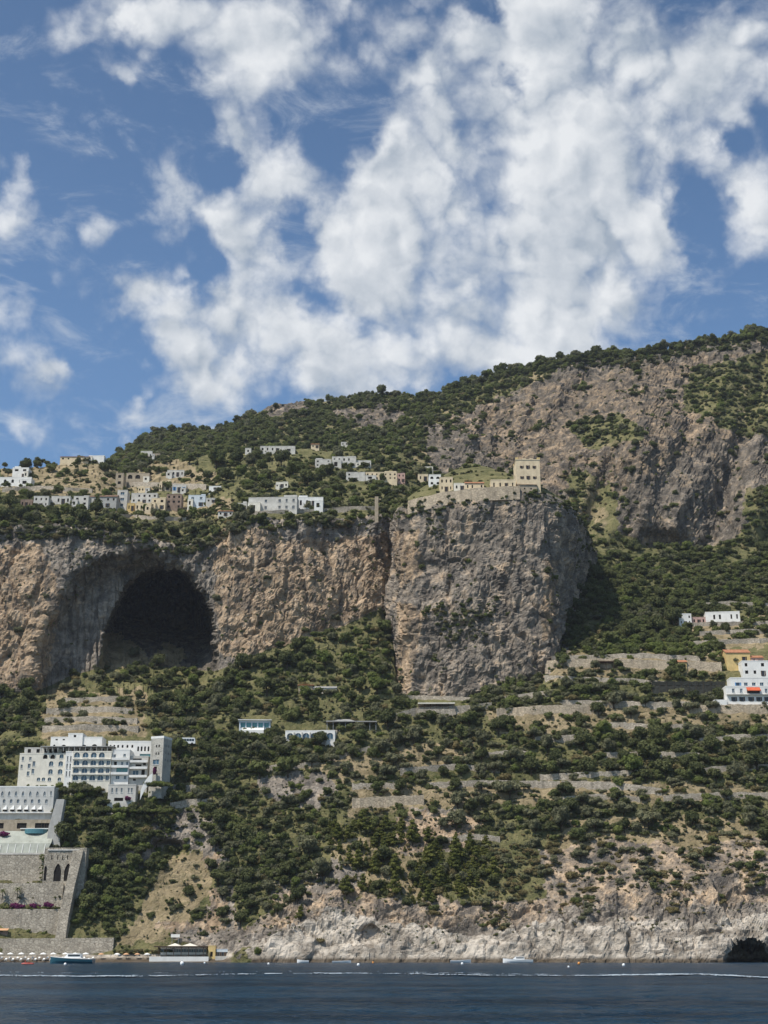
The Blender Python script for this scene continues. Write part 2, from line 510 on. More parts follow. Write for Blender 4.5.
UMIN, UMAX = -300.0, 1070.0
def layer(lines, rows, step):
    """lines: list of (vfun(u), Yfun(u)); rows: number of rows between consecutive lines"""
    u = np.arange(UMIN, UMAX + 0.1, step)
    vs = [l[0](u) for l in lines]
    ys = [l[1](u) for l in lines]
    V, Yy, T = [], [], []
    for k in range(len(lines) - 1):
        n = rows[k]
        for j in range(n):
            t = j / n
            V.append(vs[k] * (1 - t) + vs[k + 1] * t)
            Yy.append(ys[k] * (1 - t) + ys[k + 1] * t)
            T.append(k + t)
    V.append(vs[-1]); Yy.append(ys[-1]); T.append(len(lines) - 1.0)
    return np.broadcast_to(u, (len(V), len(u))).copy(), np.array(V), np.array(Yy), np.array(T)[:, None] + 0 * u[None, :]

# ---- S: the coast from the shore up to the village plateau
shoreY = K((-300, 522), (0, 522), (110, 520), (222, 520), (240, 513), (270, 509), (330, 508), (420, 505), (560, 503), (690, 502), (768, 504), (1070, 505))
l3v = K((-300, 936), (0, 937), (112, 941), (150, 937), (200, 936), (232, 928), (262, 918), (300, 903), (340, 884), (380, 902), (420, 908), (470, 906), (520, 905), (560, 908), (600, 898), (640, 886), (700, 880), (768, 872), (1070, 870))
l3y = K((-300, 533), (0, 533), (200, 534), (270, 527), (350, 531), (400, 524), (768, 527), (1070, 527))
l4v = K((-300, 850), (0, 850), (90, 850), (130, 818), (180, 812), (230, 778), (300, 772), (350, 778), (400, 800), (480, 810), (560, 806), (640, 800), (768, 800), (1070, 800))
l4y = K((-300, 550), (0, 550), (90, 550), (130, 562), (230, 578), (300, 580), (400, 566), (768, 568), (1070, 568))
l5v = K((-300, 748), (0, 748), (60, 732), (150, 738), (230, 732), (300, 735), (400, 716), (480, 708), (540, 714), (600, 735), (768, 735), (1070, 735))
l5y = K((-300, 590), (0, 590), (150, 592), (230, 600), (300, 603), (400, 616), (480, 620), (540, 612), (600, 600), (768, 600), (1070, 600))
l6v = K((-300, 700), (0, 700), (40, 691), (70, 678), (100, 668), (150, 667), (215, 672), (240, 662), (260, 655), (300, 640), (340, 628), (380, 611), (392, 618), (400, 690), (480, 692), (540, 682), (556, 668), (600, 660), (768, 655), (1070, 655))
l6y = K((-300, 645), (0, 645), (100, 650), (215, 656), (300, 668), (380, 690), (392, 702), (400, 668), (480, 652), (540, 642), (556, 642), (600, 645), (768, 642), (1070, 642))
l7v = K((-300, 528), (0, 528), (60, 527), (110, 532), (150, 541), (180, 548), (205, 541), (218, 531), (250, 521), (300, 521), (380, 518), (395, 516), (420, 520), (500, 560), (560, 602), (620, 602), (768, 606), (1070, 606))
l7y = K((-300, 668), (0, 668), (215, 673), (300, 683), (375, 706), (395, 726), (420, 740), (500, 750), (560, 742), (620, 730), (768, 730), (1070, 730))
l9v = K((-300, 478), (0, 470), (60, 465), (98, 461), (125, 476), (160, 462), (200, 456), (300, 450), (400, 452), (480, 500), (560, 545), (620, 548), (768, 548), (1070, 548))
l9y = K((-300, 850), (0, 850), (98, 872), (200, 880), (400, 880), (480, 830), (560, 800), (620, 805), (768, 820), (1070, 820))
def zline(dY, z):
    return (lambda u: v_of(at(shoreY, u) + dY, z(u) if callable(z) else z + 0 * u), lambda u: at(shoreY, u) + dY)
isbeach = lambda u: 1 - sstep(222, 245, u)
lines = [
    zline(-5, -6.0),
    zline(0, -0.25),
    (lambda u: v_of(at(shoreY, u) + 3 + 6 * isbeach(u), 5.5 - 3.6 * isbeach(u)), lambda u: at(shoreY, u) + 3 + 6 * isbeach(u)),
    (lambda u: at(l3v, u), lambda u: at(l3y, u)),
    (lambda u: at(l4v, u), lambda u: at(l4y, u)),
    (lambda u: at(l5v, u), lambda u: at(l5y, u)),
    (lambda u: at(l6v, u), lambda u: at(l6y, u)),
    (lambda u: at(l7v, u), lambda u: at(l7y, u)),
    (lambda u: at(l7v, u) - 9, lambda u: at(l7y, u) + 14),
    (lambda u: at(l9v, u), lambda u: at(l9y, u)),
    (lambda u: v_of(at(l9y, u) + 70, z_of(at(l9v, u), at(l9y, u)) - 25), lambda u: at(l9y, u) + 70),
]
U, V, Y, T = layer(lines, [4, 6, 36, 64, 48, 44, 84, 8, 42, 8], 1.5)
Y = blur(blur(Y, 4, 0), 6, 1)
# the great cave and the alcove round it
def arch(u, v, uc, vtop, vbot, hw):
    """<1 inside an arch that springs at vbot and peaks at vtop"""
    h = (vbot - v) / (vbot - vtop)
    return np.where(h < 0, 1 + np.abs(h) * 3 + 0 * u, np.hypot((u - uc) / hw, np.maximum(h, 0.0) ** 1.25))
skew = U + 0.08 * (V - 640)
lip = 5 * uvnoise(U, V, 24, 3) + 3.5 * uvnoise(U, V, 8, 23) + 2.2 * ridged(np.stack([U / 4.5, V / 60.0, 0 * U + 3.3], -1), 2) * (V < 625)
fluv0 = ridged(np.stack([U / 7.0, V / 110.0, 0 * U], -1), 2)
a1 = arch(skew + 5 * uvnoise(U, V, 20, 33), V + lip, 159, 567, 686, 61)
a2 = arch(U + 5 * uvnoise(U, V, 26, 13), V + 4 * uvnoise(U, V, 22, 63) + 1.5 * fluv0, 131 + (V - 600) * -0.10, 543, 696, 96)
fluv = ridged(np.stack([U / 7.0, V / 110.0, 0 * U], -1), 2)
alc = 1 - sstep(0.74, 1.0, a2)
Y = Y + (19 + 4 * sstep(110, 200, U)) * alc + (1 - sstep(0.75, 1.02, a2)) * 3.5 * fluv
inner = 1 - sstep(0.84, 1.0, a1)
floor_ = sstep(610 + 0.24 * (U - 105), 686, V)
Y = Y + inner * (80 + 0.3 * np.clip(676 - V, 0, 120)) * (1 - 0.93 * floor_ ** 0.55)
# small hollow above the gully and sea cave at the waterline
b1 = np.hypot((U - 168) / 24.0, (V - 850) / 13.0)
Y = Y + 7 * (1 - sstep(0.5, 1.0, b1))
b2 = arch(U, V, 747, 938, 964, 27)
Y = Y + 26 * (1 - sstep(0.6, 1.0, b2)) * (V > 930)
b3 = np.hypot((U - 369) / 13.0, (V - 936) / 14.0)
Y = Y + 5 * (1 - sstep(0.6, 1.0, b3))
b4 = np.hypot((U - 657) / 2.5, (V - 955) / 7.0)
Y = Y + 5 * (1 - sstep(0.5, 1.0, b4))
P = world(U, V, Y)
cliff = (T > 6.0) * (T < 7.2) * sstep(600, 540, U)
cliffm = np.clip(cliff + 0, 0, 1)
shore_rock = ((T < 3.0) & (T > 0.3)) * sstep(222, 250, U)
rockp = [
    [(255, 775), (325, 772), (340, 792), (318, 808), (262, 800)],
    [(188, 822), (214, 818), (232, 862), (222, 880), (200, 860)],
    [(150, 815), (200, 812), (215, 870), (195, 850), (150, 850)],
    [(395, 815), (440, 806), (488, 818), (470, 850), (400, 855)],
    [(120, 850), (170, 838), (150, 868), (125, 872)],
    [(540, 850), (620, 838), (640, 880), (600, 900), (545, 905)],
    [(700, 850), (768, 850), (900, 850), (900, 880), (700, 880)],
    [(208, 890), (232, 880), (236, 930), (204, 930)],
    [(330, 860), (365, 870), (360, 900), (320, 900)],
    [(235, 930), (300, 895), (420, 900), (560, 900), (640, 880), (768, 870), (900, 870), (900, 945), (235, 945)],
    [(150, 925), (240, 915), (245, 960), (200, 950)],
    [(590, 840), (700, 845), (768, 835), (768, 900), (600, 900)],
    [(270, 880), (330, 865), (350, 905), (300, 915), (262, 925)],
]
dryp = [
    [(138, 915), (160, 868), (185, 850), (208, 850), (214, 880), (200, 905), (175, 938), (114, 948)],
    [(350, 785), (560, 780), (768, 785), (768, 800), (560, 803), (350, 815)],
    [(480, 712), (600, 704), (768, 705), (768, 722), (600, 735), (500, 735)],
    [(545, 652), (720, 652), (720, 672), (545, 680)],
    [(45, 690), (145, 690), (145, 735), (40, 738)],
    [(560, 820), (768, 815), (768, 850), (560, 850)],
    [(330, 830), (420, 850), (420, 900), (330, 890)],
    [(660, 618), (768, 615), (768, 650), (690, 645)],
    [(0, 465), (180, 460), (230, 480), (60, 500), (0, 495)],
    [(110, 500), (230, 500), (240, 516), (110, 520)],
    [(300, 760), (470, 735), (480, 760), (330, 785)],
]
palep = [[(250, 942), (300, 924), (335, 912), (380, 920), (420, 930), (500, 932), (545, 924), (600, 928), (650, 918), (700, 922), (768, 914), (1070, 914), (1070, 970), (250, 970)]]
rk = np.clip(np.maximum(cliffm, 0.85 * soft(U, V, rockp, 9, 2)), 0, 1)
scree = (a1 < 0.98) * (V < 668 + 5 * uvnoise(U, V, 12, 4)) * soft(U, V, [[(100, 628), (128, 640), (150, 655), (172, 640), (186, 660), (200, 686), (95, 690)]], 16, 66)
rk = np.where(scree > 0, 0.0, rk)
wt = (1 - sstep(0.92, 1.0, a1)) * (1 - scree) * 1.6  # painted shade: darkens the rock colour inside the cave, except on the scree
pl = np.clip(np.maximum(soft(U, V, palep, 8, 50), 0), 0, 1)
beach = (T < 2.15) * isbeach(U)
pl = np.maximum(pl, 0.8 * beach)
dr = np.maximum(soft(U, V, dryp, 9, 80), scree) * 0.75 + 0.25 * sstep(0.0, 0.35, uvnoise(U, V, 30, 5))
warmp = [[(215, 525), (300, 540), (390, 535), (392, 620), (300, 650), (250, 665), (218, 650)], [(-300, 560), (45, 545), (60, 600), (45, 690), (-300, 700)], [(150, 880), (220, 850), (230, 930), (120, 940)], [(395, 812), (490, 812), (480, 850), (400, 855)], [(545, 820), (768, 815), (1070, 815), (1070, 905), (640, 905), (545, 910)], [(235, 890), (545, 890), (545, 925), (235, 930)]]
wm = soft(U, V, warmp[:4], 10, 120) * 0.75 + 0.15 + 0.33 * soft(U, V, warmp[4:], 10, 140)
amp = 0.9 * cliffm + 0.55 * shore_rock + 0.35 * soft(U, V, rockp, 9, 2) * (1 - cliffm)
amp = blur(blur(amp, 5, 0), 5, 1)
N = normals(P)
cavein = np.maximum(1 - sstep(0.9, 1.12, a1), 0.75 * (1 - sstep(0.75, 1.0, a2)))
d = rock_disp(P, amp) + soft_disp(P, 1 - np.clip(amp * 2, 0, 1)) * (1 - 0.9 * beach)
tz = P[..., 2] / 4.4 + 0.6 * fbm(P / 40.0 + 33, 2)
d += 1.5 * (tz - np.floor(tz) - 0.5) * ((T > 3.4) & (T < 5.9) | (T > 7.9)) * (1 - np.clip(amp * 3, 0, 1))
d *= (1 - 0.6 * cavein)
P = P + N * d[..., None]
cavefloor = (1 - sstep(0.9, 1.1, a1)) * sstep(655, 675, V)
S = dict(P=P, U=U, V=V, T=T, rk=rk, pl=pl, dr=dr, cave=cavein * (1 - cavefloor), a2=a2)
hill = link('coastal_hillside', big_mesh('coastal_hillside', P.reshape(-1, 3), grid_quads(*U.shape), M['terrain'], dict(rock=rk, pale=pl, dry=dr, warm=wm, weathered=wt), False))  # weathered carries only the painted cave shade on this mesh
tag(hill, 'steep coastal hillside with limestone cliff and great arched cave', None, None, 'structure')

# ---- M: the mountain behind
m0v = K((-300, 560), (400, 530), (480, 560), (560, 640), (768, 660), (1070, 660))
m0y = K((-300, 870), (400, 862), (480, 830), (560, 795), (768, 798), (1070, 798))
m1v = K((-300, 505), (0, 505), (110, 482), (200, 466), (300, 462), (400, 458), (430, 472), (480, 502), (540, 525), (600, 530), (650, 543), (720, 545), (745, 520), (768, 510), (1070, 500))
m1y = K((-300, 930), (0, 930), (300, 930), (400, 905), (480, 872), (560, 852), (768, 862), (1070, 862))
m2v = K((-300, 500), (0, 495), (110, 470), (160, 448), (200, 444), (235, 440), (300, 432), (400, 426), (450, 436), (500, 440), (560, 440), (650, 440), (768, 420), (1070, 410))
m2y = K((-300, 1010), (300, 1010), (400, 1000), (450, 955), (560, 925), (650, 905), (768, 920), (1070, 920))
m3v = K((-300, 520), (0, 500), (100, 468), (112, 461), (130, 446), (150, 436), (165, 431), (180, 431), (200, 431), (215, 433), (235, 423), (260, 412), (278, 404), (300, 403), (320, 402), (350, 399), (380, 396), (430, 396), (470, 385), (500, 375), (560, 360), (620, 355), (660, 352), (700, 344), (740, 337), (768, 331), (1070, 296))
m3y = K((-300, 1150), (200, 1150), (300, 1120), (400, 1100), (480, 1055), (560, 1040), (768, 1040), (1070, 1040))
lines = [(lambda u: at(m0v, u), lambda u: at(m0y, u)), (lambda u: at(m1v, u), lambda u: at(m1y, u)), (lambda u: at(m2v, u), lambda u: at(m2y, u)), (lambda u: at(m3v, u), lambda u: at(m3y, u)),
         (lambda u: v_of(at(m3y, u) + 60, z_of(at(m3v, u), at(m3y, u)) - 4), lambda u: at(m3y, u) + 60),
         (lambda u: v_of(at(m3y, u) + 260, z_of(at(m3v, u), at(m3y, u)) - 130), lambda u: at(m3y, u) + 260)]
U, V, Y, T = layer(lines, [44, 44, 54, 8, 6], 1.7)
Y = blur(blur(Y, 5, 0), 8, 1)
# gullies and buttresses of the big face
bt = sstep(440, 500, U)
Y = Y + bt * 26 * uvnoise(U + 0.35 * V, V * 0.25, 46, 71, 3) * 1.6 * sstep(0.5, 1.2, T) * sstep(3.2, 2.6, T)
Y = Y - 30 * np.exp(-((U - 655 - (V - 480) * 0.3) / 42.0) ** 2) * sstep(360, 440, V) * sstep(560, 520, V)
Y = Y + 13 * np.exp(-((U - 603 - (480 - V) * 0.32) / 12.0) ** 2) * sstep(380, 450, V)
P = world(U, V, Y)
crag = [[(425, 425), (470, 405), (500, 392), (560, 366), (620, 358), (700, 346), (768, 338), (1070, 300), (1070, 470), (768, 485), (745, 495), (748, 525), (725, 545), (640, 545), (600, 520), (560, 500), (520, 520), (470, 500), (430, 470)],
        [(640, 548), (700, 545), (715, 560), (690, 575), (655, 565)],
        [(268, 402), (305, 398), (310, 412), (262, 422)], [(430, 398), (436, 398), (436, 404)], [(205, 428), (222, 424), (222, 434), (205, 436)], [(140, 428), (170, 424), (168, 434), (140, 436)],
        [(330, 412), (395, 405), (420, 420), (360, 428)]]
green_in = [[(690, 372), (768, 350), (1070, 350), (1070, 440), (768, 440), (720, 425), (680, 410)], [(565, 425), (620, 412), (650, 440), (590, 450)], [(430, 372), (500, 368), (560, 352), (560, 372), (490, 402), (430, 425)],
            [(585, 495), (612, 480), (618, 530), (590, 560)], [(560, 480), (590, 470), (600, 500), (575, 510)]]
gi = soft(U, V, green_in, 10, 200)
rk = soft(U, V, crag, 8, 210) * (1 - 0.85 * gi)
dr = np.clip(0.3 + 0.9 * uvnoise(U, V, 26, 60) + 0.5 * soft(U, V, [[(408, 455), (440, 452), (452, 478), (415, 475)]], 6, 9), 0, 0.8)
wm = 0.3 + 0.2 * soft(U, V, [[(440, 420), (600, 370), (768, 350), (768, 420), (600, 500), (560, 500)]], 14, 90)
amp = blur(blur(rk, 6, 0), 6, 1)
N = normals(P)
P = P + N * (rock_disp(P, amp * 0.85) + soft_disp(P, 1 - amp * 0.7))[..., None]
MT = dict(P=P, U=U, V=V, T=T, rk=rk, gi=gi)
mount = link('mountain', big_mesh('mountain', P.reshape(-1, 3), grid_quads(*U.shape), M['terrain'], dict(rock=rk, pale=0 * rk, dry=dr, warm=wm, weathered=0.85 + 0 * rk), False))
tag(mount, 'high limestone mountain with craggy cliffs behind the village', None, None, 'structure')

# ---- H: the tower headland, a free-standing bastion of rock
cols = [  # u, v, Y of the upper edge, then of the foot
    (420, 505, 830, 420, 640, 830), (402, 500, 790, 400, 640, 780), (394, 512, 735, 393, 645, 722), (397, 510, 680, 396, 705, 655), (412, 506, 670, 410, 715, 648), (440, 501, 665, 438, 718, 644), (480, 494, 662, 480, 718, 642),
    (520, 492, 662, 520, 715, 642), (546, 494, 665, 543, 700, 646), (566, 503, 673, 549, 680, 652), (580, 514, 702, 556, 666, 690), (590, 536, 740, 572, 640, 732), (596, 560, 790, 585, 635, 790), (600, 575, 850, 592, 630, 850)]
C = np.array(cols, float)
seg = np.concatenate([[0], np.cumsum(np.hypot(np.diff(C[:, 0]), 0.6 * np.diff(C[:, 2])))])
s = np.linspace(0, seg[-1], int(seg[-1] / 1.3))
Ci = np.stack([np.interp(s, seg, C[:, k]) for k in range(6)], -1)
Ci = blur(Ci, 14, 0)
nr = 150
t = np.linspace(0, 1, nr)[:, None]
U = Ci[:, 3] * (1 - t) + Ci[:, 0] * t
V = Ci[:, 4] * (1 - t) + Ci[:, 1] * t
Y = Ci[:, 5] * (1 - t) + Ci[:, 2] * t
P = world(U, V, Y)
top = P[-1]
ctr = world(np.array(470.0), np.array(484.0), np.array(735.0))
ctr[2] = top[:, 2].max() - 6
rows = [top + (ctr - top) * k for k in (0.04, 0.1, 0.2, 0.35, 0.5, 0.75, 1.0)]
for k, r_ in zip((0.04, 0.1, 0.2, 0.35, 0.5, 0.75, 1.0), rows):
    r_[:, 2] = top[:, 2] + (ctr[2] - top[:, 2]) * k ** 0.8
P = np.concatenate([P, np.array(rows)], 0)
nT = P.shape[0]
TT = np.concatenate([t[:, 0], np.linspace(1.05, 2, nT - nr)])[:, None] + 0 * P[..., 0]
U, V = project(P)
N = normals(P)
N[:, :, :] = np.where((N[..., 1:2] > 0.2), -N, N)
# outward normals of the plan curve
dx = np.gradient(P[nr // 2, :, 0]); dy = np.gradient(P[nr // 2, :, 1])
o2 = np.stack([dy, -dx, 0 * dx], -1)
o2 /= np.linalg.norm(o2, axis=-1, keepdims=True)
N = np.where(TT[..., None] < 1.0, o2[None] * np.array([1, 1, 0]) + np.array([0, 0, 0.15]), np.array([0, -0.3, 0.95]))
big = 5.0 * fbm(P / 40.0 + 21, 3)
amp = np.where(TT < 1.0, 0.95, 0.25) * np.clip(1.6 - TT, 0.12, 1)
fade = sstep(1.0, 0.93, TT)
P = P + N * (rock_disp(P, amp * (0.3 + 0.7 * fade)) + big * fade)[..., None]
hu, hv = project(P)
rk = np.where(TT > 1.03, 0.1, 1.0)
wm = 0.3 + 0.5 * soft(hu, hv, [[(392, 530), (418, 530), (425, 575), (398, 590)], [(545, 560), (556, 560), (552, 640), (540, 640)], [(396, 600), (425, 610), (410, 690), (396, 690)]], 8, 44)
H = dict(P=P, U=hu, V=hv, T=TT, rk=rk)
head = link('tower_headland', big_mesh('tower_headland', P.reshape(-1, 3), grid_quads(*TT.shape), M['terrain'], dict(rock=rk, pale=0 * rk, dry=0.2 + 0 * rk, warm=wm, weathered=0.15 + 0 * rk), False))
tag(head, 'sheer grey limestone headland standing under the square tower', None, None, 'structure')

# ------------------------------------------------------------------ depth of the visible ground per pixel
ZW, ZH, ZU, ZV = 1270, 760, -250, 280
zb = np.full((ZH, ZW), 1e9)
for L in (S, MT, H):
    PP = L['P']
    # densify so that no pixel is skipped
    for fa, fb in ((0, 0), (.5, 0), (0, .5), (.5, .5)):
        Q = PP[:-1, :-1] * (1 - fa) * (1 - fb) + PP[1:, :-1] * fa * (1 - fb) + PP[:-1, 1:] * (1 - fa) * fb + PP[1:, 1:] * fa * fb
        pu, pv = project(Q)
        iu = np.floor(pu - ZU).astype(int).ravel()
        iv = np.floor(pv - ZV).astype(int).ravel()
        ok = (iu >= 0) & (iu < ZW) & (iv >= 0) & (iv < ZH)
        np.minimum.at(zb, (iv[ok], iu[ok]), Q[..., 1].ravel()[ok])
for _ in range(3):
    bad = zb > 1e8
    pad = np.pad(zb, 1, constant_values=1e9)
    nb = np.min([pad[a:a + ZH, b:b + ZW] for a in range(3) for b in range(3)], 0)
    zb = np.where(bad, nb, zb)
def gy(u, v):
    return float(zb[int(np.clip(v - ZV, 0, ZH - 1)), int(np.clip(u - ZU, 0, ZW - 1))])
def ground(u, v, up=14):
    for k in range(up):
        y = gy(u, v)
        if y < 1e8:
            break
        v += 1
    return Vector(world(np.array(float(u)), np.array(float(v)), np.array(y)))
def gmin(u0, u1, v):
    ys = [gy(u, v) for u in np.linspace(u0, u1, 9)]
    ys = sorted(y for y in ys if y < 1e8)
    return ys[min(1, len(ys) - 1)]

# ------------------------------------------------------------------ vegetation
def ico(center, rad, rg, noise=0.18):
    t_ = (1 + 5 ** 0.5) / 2
    vs = np.array([(-1, t_, 0), (1, t_, 0), (-1, -t_, 0), (1, -t_, 0), (0, -1, t_), (0, 1, t_), (0, -1, -t_), (0, 1, -t_), (t_, 0, -1), (t_, 0, 1), (-t_, 0, -1), (-t_, 0, 1)], float)
    fs = [(0, 11, 5), (0, 5, 1), (0, 1, 7), (0, 7, 10), (0, 10, 11), (1, 5, 9), (5, 11, 4), (11, 10, 2), (10, 7, 6), (7, 1, 8), (3, 9, 4), (3, 4, 2), (3, 2, 6), (3, 6, 8), (3, 8, 9), (4, 9, 5), (2, 4, 11), (6, 2, 10), (8, 6, 7), (9, 8, 1)]
    vs = vs / np.linalg.norm(vs, axis=1, keepdims=True)
    vs = vs * (1 + noise * rg.normal(size=(12, 1)))
    return vs * np.array(rad) + np.array(center), fs
def crown_geo(kind, seed):
    """unit plant: about 1 across, standing on z = 0; returns crown and trunk builders"""
    rg = np.random.default_rng(seed)
    lobes = []
    if kind == 'round':
        th = 0.28
        lobes = [((0, 0, 0.62), (0.36, 0.36, 0.30))]
        for k in range(7):
            a = k * 0.9 + rg.uniform(0, 0.5)
            r = rg.uniform(0.2, 0.32)
            lobes.append(((r * math.cos(a), r * math.sin(a), rg.uniform(0.42, 0.85)), tuple(rg.uniform(0.15, 0.24) * np.array([1, 1, 0.85]))))
    elif kind == 'wide':
        th = 0.25
        for k in range(9):
            a = k * 0.7 + rg.uniform(0, 0.5)
            r = rg.uniform(0.05, 0.4)
            lobes.append(((r * math.cos(a), r * math.sin(a), rg.uniform(0.36, 0.62)), tuple(rg.uniform(0.14, 0.24) * np.array([1, 1, 0.75]))))
    elif kind == 'bush':
        th = 0.1
        for k in range(8):
            a = k * 0.8 + rg.uniform(0, 0.5)
            r = rg.uniform(0.0, 0.36)
            lobes.append(((r * math.cos(a), r * math.sin(a), rg.uniform(0.1, 0.42 - 0.4 * r)), tuple(rg.uniform(0.14, 0.26) * np.array([1, 1, 0.85]))))
    elif kind == 'pine':
        th = 0.3
        for k in range(11):
            z = 0.3 + 1.0 * k / 10.0
            r = max(0.0, 0.30 * (1.35 - z) + 0.02) * rg.uniform(0.6, 1.1)
            a = k * 2.4
            lobes.append(((r * math.cos(a), r * math.sin(a), z), tuple((0.28 - 0.14 * (z - 0.3)) * rg.uniform(0.75, 1.1) * np.array([1, 1, 0.5]))))
    elif kind == 'cypress':
        th = 0.12
        for k in range(7):
            z = 0.25 + 1.75 * k / 6.0
            lobes.append(((rg.normal() * 0.03, rg.normal() * 0.03, z), tuple((0.24 * (1 - 0.6 * (k / 6.0) ** 2)) * np.array([1, 1, 1.5]))))
    zmax = max(l[0][2] + l[1][2] for l in lobes)
    nl = {'round': 620, 'wide': 560, 'bush': 430, 'pine': 640, 'cypress': 520}[kind]
    wts = np.array([l[1][0] ** 2 for l in lobes])
    ch = rg.choice(len(lobes), nl, p=wts / wts.sum())
    dirs = rg.normal(size=(nl, 3))
    dirs[:, 2] += 0.25
    dirs /= np.linalg.norm(dirs, axis=1, keepdims=True)
    cs = np.array([l[0] for l in lobes])[ch]
    rs = np.array([l[1] for l in lobes])[ch]
    pos_ = cs + dirs * rs * rg.uniform(0.78, 1.16, size=(nl, 1))
    pos_[:, 2] = np.maximum(pos_[:, 2], 0.01)
    nrm = dirs + 0.55 * rg.normal(size=(nl, 3))
    nrm /= np.linalg.norm(nrm, axis=1, keepdims=True)
    ax = np.cross(nrm, rg.normal(size=(nl, 3)))
    ax /= np.linalg.norm(ax, axis=1, keepdims=True)
    ay = np.cross(nrm, ax)
    sz = rg.uniform(0.03, 0.062, size=(nl, 1))
    V_ = np.stack([pos_ - ax * sz - ay * sz * 0.6, pos_ + ax * sz - ay * sz * 0.6, pos_ + ax * sz + ay * sz * 0.6, pos_ - ax * sz + ay * sz * 0.6], 1).reshape(-1, 3)
    verts = [tuple(x) for x in V_]
    faces = [(4 * k, 4 * k + 1, 4 * k + 2, 4 * k + 3) for k in range(nl)]
    for c_, r_ in lobes:
        vs, fs = ico(c_, np.array(r_) * 0.86, rg)
        vs[:, 2] = np.maximum(vs[:, 2], 0.0)
        n0 = len(verts)
        verts += [tuple(x) for x in vs]
        faces += [tuple(n0 + k for k in f_) for f_ in fs]
    tb = MB()
    hgt = 0.75 * zmax
    tb.tube([(0, 0, -0.12), (0.01, 0.0, th * 0.6), (0.02, 0.015, th), (0.0, 0.02, hgt)], [0.045, 0.036, 0.03, 0.012], 5)
    if kind in ('round', 'wide'):
        for k in range(3):
            a = k * 2.1 + rg.uniform(0, 0.6)
            tb.tube([(0.01, 0.0, th * 0.8), (0.12 * math.cos(a), 0.12 * math.sin(a), th + 0.12), (0.26 * math.cos(a), 0.26 * math.sin(a), th + 0.26)], [0.026, 0.018, 0.008], 4)
    return verts, faces, tb
LEAF = {'dark': 'leaf_dark', 'mid': 'leaf_mid', 'olive': 'leaf_olive', 'bright': 'leaf_bright', 'pine': 'leaf_pine', 'dry': 'leaf_dry', 'purple': 'leaf_purple'}
VARIANTS = [('bush', 'dark', 1), ('bush', 'dark', 2), ('bush', 'mid', 3), ('bush', 'mid', 4), ('bush', 'olive', 5), ('bush', 'bright', 6), ('bush', 'dry', 7),
            ('round', 'dark', 11), ('round', 'dark', 12), ('round', 'mid', 13), ('wide', 'mid', 14), ('wide', 'olive', 15), ('round', 'olive', 16), ('round', 'bright', 17), ('pine', 'pine', 18), ('pine', 'pine', 19), ('cypress', 'dark', 20), ('wide', 'dark', 21), ('bush', 'bright', 22), ('bush', 'dry', 23)]
VIX = {}
PLANT = []
lib = bpy.data.collections.new('foliage_library')      # mesh source of the scrub's geometry nodes, never linked to the scene
for i, (kind, colr, sd) in enumerate(VARIANTS):
    vs, fs, tb = crown_geo(kind, sd)
    me = bpy.data.meshes.new('crown_%s_%s' % (kind, colr))
    me.from_pydata(vs, [], fs)
    me.materials.append(M[LEAF[colr]])
    tm = tb.mesh('trunk', M['bark'], True)
    PLANT.append((me, tm, kind, colr))
    VIX.setdefault((kind, colr), []).append(i)
    o = bpy.data.objects.new('scrub_%02d' % i, me)
    lib.objects.link(o)

MIXES = [dict(dark=.24, mid=.28, olive=.28, bright=.09, dry=.11), dict(pine=.5, dark=.2, olive=.15, dry=.15), dict(bright=.22, mid=.45, dark=.2, olive=.08, dry=.05), dict(bright=.5, mid=.4, dark=.1),
         dict(dry=.5, olive=.28, dark=.1, mid=.12), dict(dark=.3, mid=.44, olive=.1, bright=.12, dry=.04), dict(dark=.34, mid=.46, olive=.1, bright=.09, dry=.01), dict(dark=.4, mid=.3, bright=.2, olive=.05, dry=.05)]
def kinds_at(u, v):
    """number of the plant mix that grows at (u, v)"""
    z = np.zeros(np.shape(u), int)
    z = np.where((u > 60) & (u < 170) & (v > 800), 7, z)
    z = np.where((v < 665) & (u > 540), 6, z)
    z = np.where(v < 520, 5, z)
    z = np.where((v > 835) & (u > 470), 4, z)
    z = np.where(inpoly(u, v, [(600, 645), (745, 640), (745, 665), (600, 662)]), 3, z)
    z = np.where(inpoly(u, v, [(215, 625), (395, 600), (395, 690), (330, 700), (200, 690)]), 2, z)
    return np.where(inpoly(u, v, [(330, 825), (480, 835), (500, 880), (470, 905), (345, 905), (330, 870)]), 1, z)
OPT = {}
for c_ in LEAF:
    OPT[c_, True] = VIX.get(('bush', c_), []) or [k for (kk, cc), ii in VIX.items() if cc == c_ and kk != 'cypress' for k in ii]
    OPT[c_, False] = [k for (kk, cc), ii in VIX.items() if cc == c_ and kk not in ('bush', 'cypress') for k in ii] or OPT[c_, True]
pts, scl, rots, var = [], [], [], []
